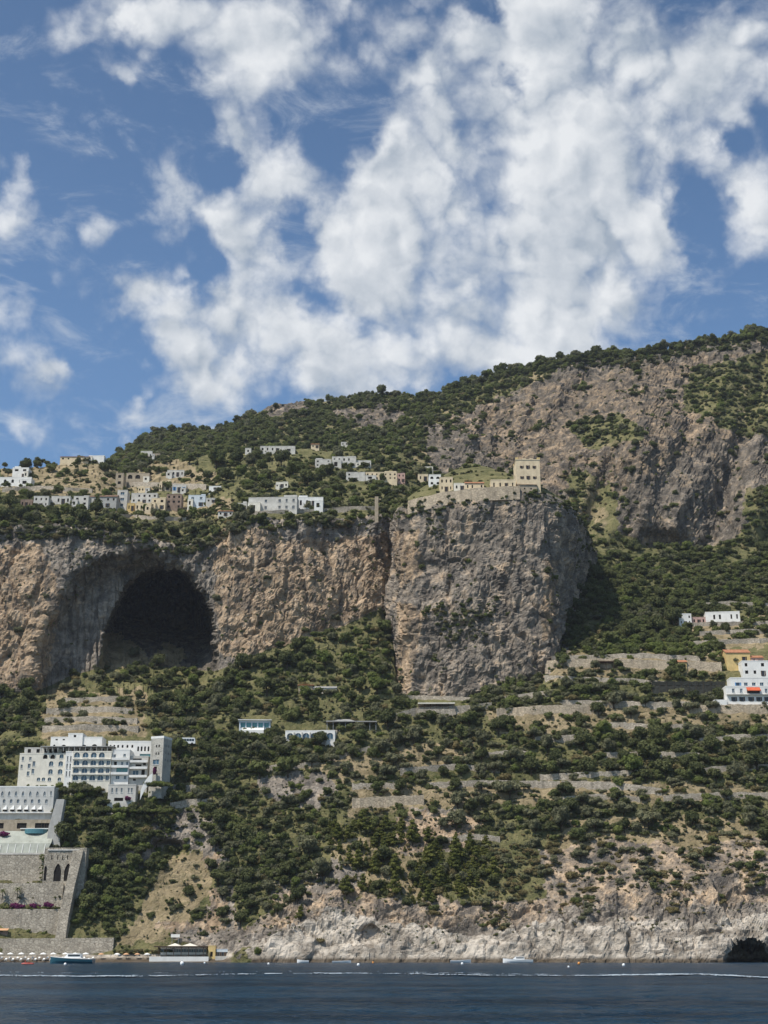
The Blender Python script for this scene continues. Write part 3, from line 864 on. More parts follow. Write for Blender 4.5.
def scatter(L, dens, n, dmin, dmax, squash=1.0, bushy=0.55):
    rows_, cols_ = L['P'].shape[:2]
    r_ = rng.integers(0, rows_, n)
    c_ = rng.integers(0, cols_, n)
    k_ = rng.uniform(size=n) < dens[r_, c_]
    r_, c_ = r_[k_], c_[k_]
    zs = kinds_at(L['U'][r_, c_], L['V'][r_, c_])
    Pn = L['P'][r_, c_]
    px = (Pn[:, 1] * CP + (Pn[:, 2] - HC) * SP) / F
    dia = px * (dmin + (dmax - dmin) * rng.uniform(size=len(px)) ** 2.2)
    for i_ in range(len(px)):
        mx_ = MIXES[zs[i_]]
        col = random.choices(list(mx_), list(mx_.values()))[0]
        opts = OPT[col, random.random() < bushy or col == 'dry']
        d_ = dia[i_]
        pts.append((Pn[i_, 0], Pn[i_, 1], Pn[i_, 2] - 0.15 * d_))
        scl.append((d_ * random.uniform(0.85, 1.2), d_ * random.uniform(0.85, 1.2), d_ * random.uniform(0.75, 1.15) * squash))
        rots.append((random.gauss(0, 0.08), random.gauss(0, 0.08), random.uniform(0, 6.28)))
        var.append(random.choice(opts))
U, V, T = S['U'], S['V'], S['T']
clump = sstep(-0.32, 0.12, uvnoise(U, V, 17, 300, 4))
keepout = soft(U, V, [
    [(16, 742), (40, 730), (60, 726), (110, 732), (172, 735), (172, 768), (140, 788), (140, 808), (108, 810), (104, 788), (56, 788), (56, 830), (50, 852), (88, 850), (70, 938), (114, 936), (116, 970), (-40, 970), (-40, 788), (14, 786)],
    [(150, 938), (245, 944), (245, 970), (110, 970), (112, 953)], [(238, 718), (275, 715), (275, 731), (238, 731)], [(283, 724), (340, 724), (340, 741), (283, 741)],
    [(414, 698), (462, 696), (462, 714), (414, 714)], [(724, 640), (800, 640), (800, 705), (724, 705)]], 3, 7)
dS = (1 - 0.94 * np.clip(S['rk'], 0, 1)) * (1 - 0.97 * S['pl']) * (1 - 0.68 * S['dr']) * (0.12 + 0.88 * clump)
dS = np.where((T > 6.0) & (T < 7.0) & (U < 560), 0.006 + 0.10 * sstep(0.12, 0.4, uvnoise(U, V, 22, 410)), dS)
dS = np.where((T > 6.92) & (T < 8.3), 1.0, dS)
hang = soft(U, V, [[(78, 515), (200, 515), (205, 540), (188, 552), (172, 549), (150, 536), (80, 530)], [(-50, 505), (40, 512), (36, 532), (-50, 534)], [(205, 520), (250, 512), (255, 526), (208, 540)]], 5, 8)
hang2 = soft(U, V, [[(478, 900), (512, 900), (505, 930), (492, 935)], [(570, 895), (600, 895), (592, 922), (580, 922)], [(650, 880), (700, 880), (690, 912), (664, 908)], [(330, 885), (352, 885), (346, 905)], [(415, 900), (440, 900), (432, 918)], [(735, 870), (768, 865), (768, 890), (745, 892)]], 8, 9)
dS = np.maximum(dS, hang)
scrubp = soft(U, V, [[(600, 840), (768, 830), (1070, 830), (1070, 885), (640, 895), (560, 905), (545, 870)]], 10, 17)
dS = np.where(scrubp > 0, dS * 0.35, dS)
dS = np.maximum(dS, scrubp * 0.40 * sstep(-0.1, 0.25, uvnoise(U, V, 13, 77, 3)))
rock_scr = soft(U, V, rockp, 9, 2)
dS = np.maximum(dS, rock_scr * 0.55 * sstep(0.02, 0.3, uvnoise(U, V, 12, 55, 3)))
dS *= 1 - 0.8 * soft(U, V, [dryp[0]], 4, 80)
dS = np.maximum(dS, soft(U, V, [[(190, 785), (250, 790), (262, 830), (300, 850), (318, 885), (262, 930), (238, 925), (222, 860), (196, 820)], [(88, 880), (140, 870), (128, 905), (92, 935), (80, 930)], [(88, 815), (168, 812), (170, 838), (95, 850)]], 8, 12))
dS *= (1 - keepout) * (T > 0.9) * (T < 9.7) * (1 - 0.95 * S['cave'])
dS = np.maximum(dS, hang2 * 0.55)
dS *= np.where((T < 3.0) & (hang2 < .5), 0.5 * sstep(0.1, 0.4, uvnoise(U, V, 9, 5)) , 1.0)
scatter(S, dS * 0.8, 56000, 4.0, 13.0, 1.0, 0.4)
scatter(S, dS * 0.9 * (T > 3.2) * (T < 6.2), 11000, 9.0, 16.0, 1.0, 0.2)
scatter(S, dS * 0.9 * (T > 6) * (U > 540), 9000, 8.0, 15.0, 0.9, 0.3)
scatter(S, np.clip(dS * 0.8 + 0.10 * (T > 2.2) * (1 - keepout) * (1 - S['cave']), 0, 1), 90000, 1.4, 4.4)
U, V, T = MT['U'], MT['V'], MT['T']
dM = (1 - 0.95 * MT['rk']) * (0.25 + 0.75 * sstep(-0.35, 0.1, uvnoise(U, V, 13, 500, 4)))
dM = np.maximum(dM, 0.5 * MT['rk'] * sstep(0.1, 0.35, uvnoise(U, V + 0.5 * U, 15, 620, 4)))
dM = np.maximum(dM, MT['gi'] * 0.7)
dM = np.where((T > 2.86) & (U > 470), 1.0, dM)
dM = np.where((T > 2.8) & ((U < 235) | (U > 305)) & (U < 470), np.maximum(dM, .8), dM)
dM *= (T < 4.1) * (1 - 0.8 * soft(U, V, [[(585, 495), (612, 480), (618, 530), (590, 560)], [(408, 455), (440, 452), (452, 478), (415, 475)]], 6, 3))
scatter(MT, dM * 0.85, 50000, 3.2, 10.5)
scatter(MT, np.clip(0.10 * MT['rk'] * (T < 2.9), 0, 1), 30000, 1.4, 3.6)
scatter(MT, dM * 0.6 + 0.03, 30000, 1.2, 3.4)
sk = (T > 2.93) & (T < 3.6) & (U > 440)
scatter(MT, sk * 1.0, 40000, 5.0, 13.0, 1.1, 0.15)
U, V, T = H['U'], H['V'], H['T']
dH = 0.015 + 0.5 * sstep(0.16, 0.42, uvnoise(U, V, 15, 700, 4))
dH = np.where(T > 0.95, 0.9, dH)
dH = np.maximum(dH, soft(U, V, [[(425, 605), (500, 600), (490, 640), (440, 640)], [(540, 487), (576, 500), (572, 512), (545, 503)], [(425, 500), (445, 500), (440, 540), (428, 535)], [(470, 490), (515, 492), (515, 500), (470, 505)]], 7, 3) * 0.7)
dH = np.where((T < 0.08), 1.0, dH)
scatter(H, dH * 0.5, 18000, 2.2, 8.0)


# ------------------------------------------------------------------ buildings
def opening(u, v, w, h, arch=0):
    return (u, v, w, h, arch)
def facade(mb, T, W, Ht, ops, zb=-4.0, deep=0.32, m=0):
    """wall face with real openings; ops = (x0, x1, z0, z1, arch) with x in 0..W"""
    xs = sorted({0.0, W} | {o[0] for o in ops} | {o[1] for o in ops})
    zs = sorted({zb, Ht} | {o[2] for o in ops} | {o[3] for o in ops})
    for a in range(len(xs) - 1):
        for b in range(len(zs) - 1):
            xm, zm = (xs[a] + xs[a + 1]) / 2, (zs[b] + zs[b + 1]) / 2
            if any(o[0] < xm < o[1] and o[2] < zm < o[3] for o in ops):
                continue
            mb.face([T(xs[a], 0, zs[b]), T(xs[a + 1], 0, zs[b]), T(xs[a + 1], 0, zs[b + 1]), T(xs[a], 0, zs[b + 1])], m)
    for (x0, x1, z0, z1, ar) in [o[:5] for o in ops]:
        w_ = x1 - x0
        if ar == 0:
            top = [(x0, z1), (x1, z1)]
        else:
            n = 8
            rise = min(w_ / 2, (z1 - z0) * 0.6) if ar == 1 else min(w_ * 1.0, (z1 - z0) * 0.7)
            top = []
            for k in range(n + 1):
                t_ = k / n
                if ar == 1:
                    a = math.pi * (1 - t_)
                    top.append((x0 + w_ / 2 + w_ / 2 * math.cos(a), z1 - rise + rise * math.sin(a)))
                else:
                    s_ = abs(2 * t_ - 1)
                    top.append((x0 + w_ * t_, z1 - rise * s_ ** 1.8))
            for k in range(n):        # spandrels
                (xa, za), (xb, zb_) = top[k], top[k + 1]
                mb.face([T(xa, 0, za), T(xb, 0, zb_), T(xb, 0, z1), T(xa, 0, z1)], m)
        loop = [(x0, z0)] + top + [(x1, z0)]
        for k in range(len(loop)):
            (xa, za), (xb, zb_) = loop[k], loop[(k + 1) % len(loop)]
            mb.face([T(xa, 0, za), T(xa, deep, za), T(xb, deep, zb_), T(xb, 0, zb_)], m)
WCACHE = {}
def window_mesh(w_, h_, style):
    key = (round(w_, 1), round(h_, 1), style)
    if key in WCACHE:
        return WCACHE[key]
    mb = MB()
    glass = {'blue': 'blueglass', 'dark': 'dark', 'teal': 'teal'}.get(style, 'glass')
    frame = {'blue': 'white', 'dark': 'timber', 'teal': 'metal', 'shutter': 'blue', 'brown': 'timber'}.get(style, 'white')
    mb.box(-w_ / 2 - .02, w_ / 2 + .02, .30, .34, -.02, h_ + .02, 0)
    if style != 'dark':
        t_ = min(.09, w_ * .09)
        mb.box(-w_ / 2, -w_ / 2 + t_, .22, .297, 0, h_, 1)
        mb.box(w_ / 2 - t_, w_ / 2, .22, .297, 0, h_, 1)
        mb.box(-t_ / 2, t_ / 2, .22, .297, t_, h_ - t_, 1)
        mb.box(-w_ / 2 + t_, w_ / 2 - t_, .22, .297, 0, t_, 1)
        mb.box(-w_ / 2 + t_, w_ / 2 - t_, .22, .297, h_ - t_, h_, 1)
        mb.box(-w_ / 2 - .12, w_ / 2 + .12, -.14, .2, -.13, -.012, 1)
    if style in ('shutter', 'brown') and w_ > .5:
        for s_ in (-1, 1):
            x = s_ * (w_ / 2 + .3)
            mb.box(x - .27, x + .27, -.07, -.012, 0, h_, 1)
    WCACHE[key] = mb.mesh('window', [M[glass], M[frame]])
    return WCACHE[key]
def block(parent, name, mat, x, y, z, W, D, Ht, ops=(), rot=0.0, parapet=0.5, foot=4.0, left=(), right=(), style='white', cap=None, deep=0.32):
    """a building volume: openings are real holes, each with its window as a child; ops in metres (x from the left edge)"""
    mb = MB()
    facade(mb, lambda a, d, c: (-W / 2 + a, d, c), W, Ht, ops, -foot, deep)
    facade(mb, lambda a, d, c: (W / 2 - d, a, c), D, Ht, right, -foot, deep)
    facade(mb, lambda a, d, c: (-W / 2 + d, D - a, c), D, Ht, left, -foot, deep)
    mb.face([(W / 2, D, -foot), (-W / 2, D, -foot), (-W / 2, D, Ht), (W / 2, D, Ht)])
    mb.face([(-W / 2, 0, Ht), (W / 2, 0, Ht), (W / 2, D, Ht), (-W / 2, D, Ht)], 1)
    if parapet > 0:
        e, t_, z0, z1 = .06, .28, Ht + .004, Ht + parapet
        mb.box(-W / 2 - e, W / 2 + e, -e, t_, z0, z1, 2)
        mb.box(-W / 2 - e, W / 2 + e, D - t_, D + e, z0, z1, 2)
        mb.box(-W / 2 - e, -W / 2 + t_, t_ + .003, D - t_ - .003, z0, z1, 2)
        mb.box(W / 2 - t_, W / 2 + e, t_ + .003, D - t_ - .003, z0, z1, 2)
    o = mb.build(name, [mat, M['roofgrey'], cap or mat], parent, (x, y, z), rot)
    for lst, fn in ((ops, lambda c: ((-W / 2 + c, 0, 0), 0)), (right, lambda c: ((W / 2, c, 0), math.pi / 2)), (left, lambda c: ((-W / 2, D - c, 0), -math.pi / 2))):
        for op in lst:
            (lx, ly, _), rz = fn((op[0] + op[1]) / 2)
            st = op[5] if len(op) > 5 else style
            link('window' if st != 'door' else 'door', window_mesh(op[1] - op[0], op[3] - op[2], st if st != 'door' else 'brown'), o, (lx, ly, op[2]), rz)
    return o
def ops5(o):
    return o
class Spot:
    """a facade plane standing on the slope: converts the photo's rows and columns into metres on that plane"""
    def __init__(self, u0, u1, vb, off=0.6, Y=None):
        self.Y = gmin(u0, u1, vb) - off if Y is None else Y
        self.uc = (u0 + u1) / 2
        self.z = z_of(vb, self.Y)
        self.x = x_of(self.uc, self.Y, self.z)
        self.px = (self.Y * CP + (self.z - HC) * SP) / F
        if u1 - u0 > 2.5 and u1 - u0 < 100:
            RECTS.append((u0, u1, vb - min(12, .6 * (u1 - u0)), vb, self.Y))
    def lx(self, u): return (u - self.uc) * self.px
    def lz(self, v): return z_of(v, self.Y) - self.z
    def loc(self): return Vector((self.x, self.Y, self.z))

def gable_roof(mb, W, D, z, rise, over=.35, th=.22, m=0):
    for s_ in (0, 1):
        y0, y1 = (-over, D / 2) if s_ == 0 else (D + over, D / 2)
        q0 = [(-W / 2 - over, y0, z), (W / 2 + over, y0, z), (W / 2 + over, y1, z + rise), (-W / 2 - over, y1, z + rise)]
        q1 = [(a, b, c + th) for a, b, c in q0]
        mb.face(q1, m); mb.face(q0[::-1], m)
        for k in range(4):
            mb.face([q0[k], q0[(k + 1) % 4], q1[(k + 1) % 4], q1[k]], m)
RECTS = []
WALLS = []
LAND = []                      # (label words, u, v) of the landmarks the tree labels use
hrnd = random.Random(21)
VG = 'houses of the cliff-top village'
def house(label, u0, u1, vt, vb, mat='white', floors=2, cols_=3, roof='flat', depth=8.0, rot=0.0, arch=0, style='white', cat='house', name='house', group='houses of the cliff-top village', off=0.6, door=True, wf=.36, hf=.46, parapet=.4, roofmat='tile', land=None, skip=()):
    s = Spot(u0, u1, vb, off)
    W = (u1 - u0) * s.px
    Ht = s.lz(vt) - (parapet if roof == 'flat' else 0)
    rise = 0
    if roof == 'gable':
        rise = min(.28 * depth, .35 * Ht)
        Ht -= rise
    root = thing(name, label, cat, s.loc(), rot, group)
    ops = []
    fh = Ht / floors
    for f_ in range(floors):
        for c_ in range(cols_):
            if (f_, c_) in skip or (cols_ > 2 and hrnd.random() < .16):
                continue
            xc = W * (c_ + .5) / cols_
            ww = max(.35, wf * W / cols_) * hrnd.uniform(.75, 1.1)
            if f_ == 0 and door and c_ == cols_ // 2:
                ops.append((xc - ww / 2, xc + ww / 2, .05, .72 * fh, arch, 'door'))
            else:
                z0 = f_ * fh + .3 * fh
                ops.append((xc - ww / 2, xc + ww / 2, z0, z0 + hf * fh, arch, style))
    side = [(depth * .4, depth * .4 + 1.0, Ht - fh * .7, Ht - fh * .25, 0, style)]
    block(root, 'wall', M[mat], 0, 0, 0, W, depth, Ht, ops, 0, parapet if roof == 'flat' else 0, 5.0, side, side, style)
    if roof == 'gable':
        mb = MB()
        gable_roof(mb, W, depth, Ht + .003, rise)
        mb.build('roof', M[roofmat], root)
        for sx_ in (-1, 1):
            g = MB()
            x = sx_ * (W / 2 - .01)
            g.face([(x, .02, Ht), (x, depth - .02, Ht), (x, depth / 2, Ht + rise - .03)])
            g.build('gable', M[mat], root)
    else:
        mb = MB()
        mb.box(W * .18, W * .18 + .7, depth * .55, depth * .55 + .7, Ht + .004, Ht + 1.3)
        mb.build('chimney', M[mat], root)
    if depth >= 8 and group == VG and W > 5 and hrnd.random() < .75:
        sd = hrnd.choice((-1, 1))
        wa, ha = W * hrnd.uniform(.25, .4), Ht * hrnd.uniform(.45, .7)
        block(root, 'porch', M[hrnd.choice((mat, mat, 'offwhite', 'cream'))], sd * (W / 2 - wa / 2 + hrnd.uniform(0, .5)), -1.7, 0, wa, 1.68, ha, [(wa * .25, wa * .6, .2, ha * .7, 0, 'dark')], 0, .25, 5)
        if floors > 1 or hrnd.random() < .4:
            mb = MB()
            wb = W * hrnd.uniform(.25, .45)
            xb = -sd * (W / 2 - wb / 2 - .4)
            if roof == 'flat':
                mb.box(xb - wb / 2, xb + wb / 2, depth * .35, depth * .8, Ht + .006, Ht + hrnd.uniform(1.4, 2.4))
                mb.build('roof_room', M[mat], root)
    if land:
        LAND.append((land, (u0 + u1) / 2, (vt + vb) / 2))
    return root, s, W, Ht

VG = 'houses of the cliff-top village'
house('long low white house with four dark arched openings in grass', -14, 31, 477, 485, 'white', 1, 6, arch=1, style='dark', door=False, land='the long white arcade house')
house('small white house with two dark openings above the long arcade house', 12, 28, 467.5, 477, 'white', 2, 2, style='dark', skip=((0, 0),), wf=.42)
house('tall weathered white house with sloping roof at the village edge', 33, 48, 496, 507, 'offwhite', 2, 3, style='dark', land='the weathered house at the village edge')
house('low white terrace house with pale roof strip and few openings', 51, 70, 496, 504, 'offwhite', 1, 4, style='dark')
house('stepped white house with blank walls beside a dark round tree', 73, 88, 496, 506, 'offwhite', 2, 2, style='dark', door=False)
house('white gabled house behind a dark round tree', 88, 98, 494, 503, 'offwhite', 1, 2, 'gable', 7, style='dark', roofmat='tilebrown')
house('dark grey barn with brown tiled roof beside white corner house', 99, 116, 493, 507, 'grey', 2, 3, 'gable', 9, style='dark', roofmat='tilebrown', land='the dark grey barn')
house('narrow white corner house with two blue windows', 116.5, 126.5, 490, 508, 'offwhite', 3, 1, style='blue', door=False, wf=.4, land='the narrow white corner house')
house('brown weathered sheds beside the sloping-roofed edge house', 20, 32, 499.5, 507.5, 'brown', 1, 3, style='dark')
house('low sand coloured arcade between the ruin and the village row', 138, 150, 486.5, 492, 'sand', 1, 4, arch=1, style='dark', door=False, wf=.5)
house('small pale outbuilding just before the long white farmhouse', 237, 246.5, 503, 510.5, 'offwhite', 1, 2, style='dark')
house('thin whitish shed beside the pale blue house', 206, 216, 498, 502.5, 'offwhite', 1, 2, style='dark')
house('cream cottage on the terraces above the long farmhouse', 276, 288, 482, 487.5, 'cream', 1, 3, style='dark')
house('tall narrow beige ruin with empty window holes', 115, 123, 473, 486, 'beige', 2, 1, style='dark', door=False, wf=.45, land='the tall beige ruin')
house('beige ruined arcade with three open arches on terrace', 126, 149, 473, 481, 'beige', 1, 3, arch=1, style='dark', door=False, wf=.62, hf=.55, cat='ruin', land='the ruined arcade')
house('white flat-roofed house standing alone above the arcade ruin', 167, 184, 470, 476.5, 'offwhite', 1, 4, style='dark')
house('tiny white house high on the green hill under skyline', 140.5, 152, 451, 457.5, 'offwhite', 1, 3, style='dark', land='the tiny white hill house')
house('low beige shed beside the tiny white hill house', 152.5, 160, 453.5, 457.5, 'beige', 1, 2, style='dark')
house('sand coloured house with flat roof among white village houses', 160, 170, 481, 490, 'sand', 2, 2, style='dark', land='the sand coloured village house')
house('white house with blue porch beside the sand coloured flat-roofed house', 172, 186, 484.5, 492.5, 'offwhite', 1, 3, style='shutter')
house('bright white village house with small dark windows in two storeys', 131, 157, 493, 503, 'offwhite', 2, 5, style='dark', land='the bright white village house')
house('yellow end cottage at the foot of the bright white house', 127, 134, 503, 511, 'yellow', 1, 2, style='dark')
house('low sand coloured row under the bright white house', 135, 151, 503, 511, 'sand', 1, 4, style='dark')
house('sand coloured block with flat terrace next to brown shell building', 151, 165, 498, 509, 'sand', 2, 2, style='dark')
house('unfinished brown block building with empty window holes', 166, 181, 494, 509, 'brown', 3, 3, style='dark', door=False, wf=.45, land='the unfinished brown building')
house('pale blue house with blue windows and white balcony', 188, 205, 495, 506, 'paleblue', 2, 2, style='blue', wf=.3, land='the pale blue house')
house('thin white roofed stable on a green terrace', 209, 221, 486, 489.5, 'white', 1, 3, style='dark')
house('small hut with red tiled roof at the cliff brow', 218, 233, 509, 516, 'offwhite', 1, 3, 'gable', 7, style='dark', land='the red-roofed hut')
house('long white farmhouse with grey shutters and dark flat roof', 248, 297, 497, 511, 'offwhite', 2, 7, style='white', rot=R(-4), land='the long white farmhouse')
house('plain white annex at the end of the long farmhouse', 297.5, 323, 497, 508.5, 'white', 1, 4, style='dark', land='the plain white annex')
house('small weathered white house at the end of the terrace cluster', 315, 331, 459, 467, 'offwhite', 2, 3, style='dark')
house('white two-storey house in the middle of the hillside cluster', 332, 356, 456.5, 467.5, 'offwhite', 2, 5, style='dark', land='the hillside house cluster')
house('low whitish outbuilding beyond the hillside cluster', 356.5, 371, 460.5, 466.5, 'offwhite', 1, 4, style='dark')
house('whitish end wing of the long cream house', 346, 365, 472, 480.5, 'offwhite', 2, 3, style='dark')
house('long cream house with flat roof and row of small windows', 365.5, 397, 472, 480, 'sand', 2, 7, style='dark', land='the long cream house')
house('faded pink end house beside the long cream house', 397.5, 405, 473, 482, 'pink', 2, 2, style='dark')
house('lone whitish hut below the mountain ridge trees', 245, 251, 448, 453.5, 'offwhite', 1, 1, style='dark', door=False)
house('long pale farm building below the mountain ridge', 260, 295, 446, 452, 'offwhite', 1, 7, style='dark', land='the long pale farm building')
house('small hut with orange tiled roof below the ridge', 311, 319, 442.5, 448, 'sand', 1, 2, 'gable', 6, style='dark')
house('low whitish sheds with flat roofs near the ridge top', 341, 356, 442, 445.5, 'offwhite', 1, 4, style='dark')
house('row of sand coloured houses on the grassy skyline', 60, 88, 455, 460.5, 'sand', 1, 5, 'gable', 7, style='dark', land='the skyline houses')
house('small white house on the grassy skyline edge', 88.5, 104, 455.5, 460, 'white', 1, 3, style='dark')
house('sandy cottage on the slope below the bare grass patch', 418, 428, 474, 481, 'sand', 1, 2, style='dark', group='buildings round the square tower')
house('small cream hut above the cottages by the tower wall', 425, 433, 466.5, 472.5, 'cream', 1, 2, style='dark', group='buildings round the square tower')
house('white ruined house with arched openings behind the tower wall', 429, 441, 474.5, 486, 'white', 2, 2, arch=1, style='dark', group='buildings round the square tower', door=False, wf=.5)

def wall_line(name, label, pts_, hpx, mat='drystone', thick=2.2, off=0.4, cat='wall', group='dry stone terrace walls', Y=None, step=4.0, rough=.25):
    us_, vs_ = [p[0] for p in pts_], [p[1] for p in pts_]
    n = max(2, int((us_[-1] - us_[0]) / step))
    uu = np.linspace(us_[0], us_[-1], n + 1)
    vv = np.interp(uu, us_, vs_)
    yy = np.array([gmin(a - 3, a + 3, b) for a, b in zip(uu, vv)]) if Y is None else np.full(n + 1, float(Y))
    if Y is None:
        for _ in range(6):
            c = yy.copy()
            c[1:-1] = (yy[:-2] + 2 * yy[1:-1] + yy[2:]) / 4
            yy = np.minimum(c, yy + 1.0)
    yy = yy - off
    WALLS.append((uu, vv, hpx, float(np.median(yy))))
    base = world(uu, vv, yy)
    top = z_of(vv - hpx, yy)
    c0 = Vector(base[n // 2])
    rings = []
    for k in range(n + 1):
        x, y, z = base[k]
        zt = top[k] + rough * random.uniform(-1, 1)
        dy = rough * random.uniform(-.6, .6)
        rings.append([(x - c0.x, y + dy - c0.y, z - 3.0 - c0.z), (x - c0.x, y + dy + .12 * (zt - z) - c0.y, zt - c0.z), (x - c0.x, y + thick + .12 * (zt - z) - c0.y, zt - c0.z), (x - c0.x, y + thick - c0.y, z - 3.0 - c0.z)])
    mb = MB()
    mb.loft(rings)
    return tag(mb.build(name, M[mat] if isinstance(mat, str) else mat, None, c0), label, cat, group, 'thing')

TW = 'dry stone terrace walls'
for (lb, pts_, h_) in [
    ('long pale stone wall running along the road below the valley wood', [(545, 668), (600, 666), (722, 670)], 8),
    ('upper stone wall at the edge of the valley orchard', [(552, 660), (640, 657), (700, 660)], 4),
    ('thin pale parapet wall of the path above the netting', [(545, 678), (640, 682), (728, 690)], 3),
    ('broad sunlit terrace wall under the foot of tower cliff', [(497, 716), (545, 713), (602, 712)], 8),
    ('short terrace wall in the olives below the broad sunlit wall', [(535, 742), (592, 738)], 5),
    ('long retaining wall beside the white bus shelter roof', [(384, 722), (418, 713), (470, 711), (492, 708)], 6),
    ('crooked wall climbing from the glass-fronted villa to the road', [(256, 770), (300, 767), (345, 757), (384, 745), (390, 741)], 4),
    ('pale terrace wall broken by bushes in mid slope', [(430, 787), (480, 785), (560, 786)], 5),
    ('tall stepped stone wall above the tan rock scar', [(352, 806), (385, 804), (424, 803)], 8),
    ('short wall above the tall stepped stone wall', [(352, 788), (395, 787)], 4.5),
    ('long terrace wall crossing the olive trees', [(562, 786), (610, 788), (662, 794)], 6),
    ('last long wall above the dry scrub slope', [(664, 800), (720, 797), (790, 797)], 5),
    ('wall with a dark gateway in the olive terraces', [(540, 778), (600, 775), (640, 773)], 3.5),
    ('wall under the white three-storey house by the road', [(690, 712), (740, 711), (800, 712)], 7),
    ('terrace wall among the small trees below the three-storey house', [(700, 742), (740, 738), (800, 738)], 4),
    ('wall along the lower olive grove below the netting', [(600, 725), (650, 728), (690, 728)], 4),
    ('uppermost wall of stone vegetable terraces below the cave', [(62, 702), (118, 700)], 4),
    ('second wall of the stone terraces below the cave', [(46, 713), (90, 711), (132, 713)], 5),
    ('third wall of the stone terraces below the cave', [(44, 722), (92, 721), (137, 723)], 5),
    ('lowest wall of the stone terraces behind the hotel roof', [(42, 731), (92, 729), (138, 731)], 5),
    ('terrace wall under the beige ruined arcade', [(126, 486), (160, 486), (206, 488)], 4),
    ('old wall below the long white arcade house', [(2, 491), (40, 489), (92, 492)], 3.5),
    ('wall along the cliff brow under the village row', [(112, 516), (150, 519), (186, 520)], 3),
    ('garden wall in front of the long white farmhouse', [(250, 514), (300, 512), (347, 511)], 3),
    ('wall of the vegetable garden by the ruined pillar', [(332, 510), (360, 509), (386, 509)], 3),
    ('field wall above the valley row of white houses', [(690, 606), (730, 604), (790, 607)], 3),
    ('first stone wall below the valley row of white houses', [(690, 626), (730, 625), (790, 624)], 3.5),
    ('second stone wall below the valley row of white houses', [(700, 635), (740, 633), (790, 633)], 4),
    ('lowest stone wall of the valley terraces behind the yellow house', [(694, 645), (730, 643), (790, 641)], 4),
    ('stone wall on the scrub edge below the bus shelter terraces', [(500, 700), (530, 697), (552, 694)], 4),
    ('broad pale wall holding the bare field under the netting', [(560, 704), (640, 706), (690, 706)], 4.5),
    ('wall in the middle of the big olive grove', [(600, 757), (650, 755), (700, 757)], 4),
    ('short wall above the lower olive grove edge', [(700, 772), (740, 768), (790, 769)], 4),
    ('second wall climbing beside the tall stepped wall', [(400, 772), (450, 768), (500, 770)], 4),
    ('wall above the grove behind the roadside shelter', [(392, 700), (415, 698), (470, 700)], 3),
    ('pale wall with flat cap above the yellow house', [(712, 645), (735, 643), (760, 642)], 4),
    ('low wall between the gully trees and lemon terrace', [(170, 806), (186, 803), (212, 802)], 3.5),
    ('wall of the lemon terrace beside the hotel', [(150, 792), (175, 789), (196, 789)], 4),
    ('old wall at the top of the pine grove', [(440, 842), (470, 838), (500, 840)], 4),
    ('sunlit field wall on the far slope below the cave trees', [(480, 757), (510, 754), (530, 755)], 4),
    ('grey wall holding the path near the brown water tank', [(560, 800), (600, 798), (640, 801)], 4),
]:
    wall_line('terrace_wall', lb, pts_, h_, 'drystone' if h_ < 7 else 'monastery', 2.2, .5, 'wall', TW)

# ---- square tower and the walled buildings on the headland
s = Spot(516.5, 541, 488.5, .2)
W = 24 * s.px
Ht = s.lz(460)
root = thing('watch_tower', 'square cream stone tower with dark windows on the cliff top', 'tower', s.loc(), R(1))
ops = []
for i_, v_ in enumerate((477.5, 467)):
    for j_, f_ in enumerate((.24, .5, .77)):
        w_, h_ = (.9, 1.45) if (j_ != 1) else (.95, 2.0)
        ops.append((W * f_ - w_ / 2, W * f_ + w_ / 2, s.lz(v_) - h_ / 2, s.lz(v_) + h_ / 2, 1, 'brown'))
block(root, 'wall', M['sand'], 0, 0, 0, W, W * .9, Ht, ops, 0, 0, 4, [(5, 6, Ht * .5, Ht * .5 + 1.6, 0, 'brown')], [(5, 6, Ht * .5, Ht * .5 + 1.6, 0, 'brown')], 'brown')
mb = MB()
mb.box(-W / 2 - .2, W / 2 + .2, -.2, W * .9 + .2, Ht + .004, Ht + .4)
mb.build('cornice', M['sand'], root)
for k in range(4):
    x = -W / 2 + .6 + k * (W - 1.2) / 3
    if k in (0, 3):
        for y in (.6, W * .9 - .6):
            mb = MB(); mb.box(x - .8, x + .8, y - .7, y + .7, Ht + .404, Ht + 1.5); mb.build('merlon', M['yellow'], root)
    else:
        mb = MB(); mb.box(x - .9, x + .9, -.1, .5, Ht + .404, Ht + .95); mb.build('merlon', M['sand'], root)
LAND.append(('the square tower', 529, 474))
s2 = Spot(518.5, 537, 490.5, 1.6, s.Y - 1.3)
root = thing('guard_house', 'low stone building with dark sloping roof at the tower foot', 'building', s2.loc(), R(4), 'buildings round the square tower')
W2 = 18.5 * s2.px
block(root, 'wall', M['beige'], 0, 0, 0, W2, 1.2, s2.lz(485), [(W2 * .3, W2 * .3 + .8, .6, 1.6, 0, 'dark'), (W2 * .65, W2 * .65 + .8, .6, 1.6, 0, 'dark')], 0, 0, 3)
mb = MB()
h2 = s2.lz(485) + .004
mb.loft([[(x, -.4, h2), (x, 1.2, h2 + .6), (x, 1.2, h2 + .85), (x, -.4, h2 + .25)] for x in (-W2 / 2 - .3, W2 / 2 + .3)])
mb.build('roof', M['tilebrown'], root)
house('long sand coloured hall joining the square tower to the belfry', 491, 516, 479.5, 490, 'sand', 1, 4, style='dark', cat='hall', name='hall', group='buildings round the square tower', arch=1, wf=.22)
s3 = Spot(489, 494.5, 490, .8)
W3 = 5.5 * s3.px
root = thing('belfry', 'slender sand coloured bell tower with domed cap beside the hall', 'bell tower', s3.loc(), 0, 'buildings round the square tower')
hb = s3.lz(474)
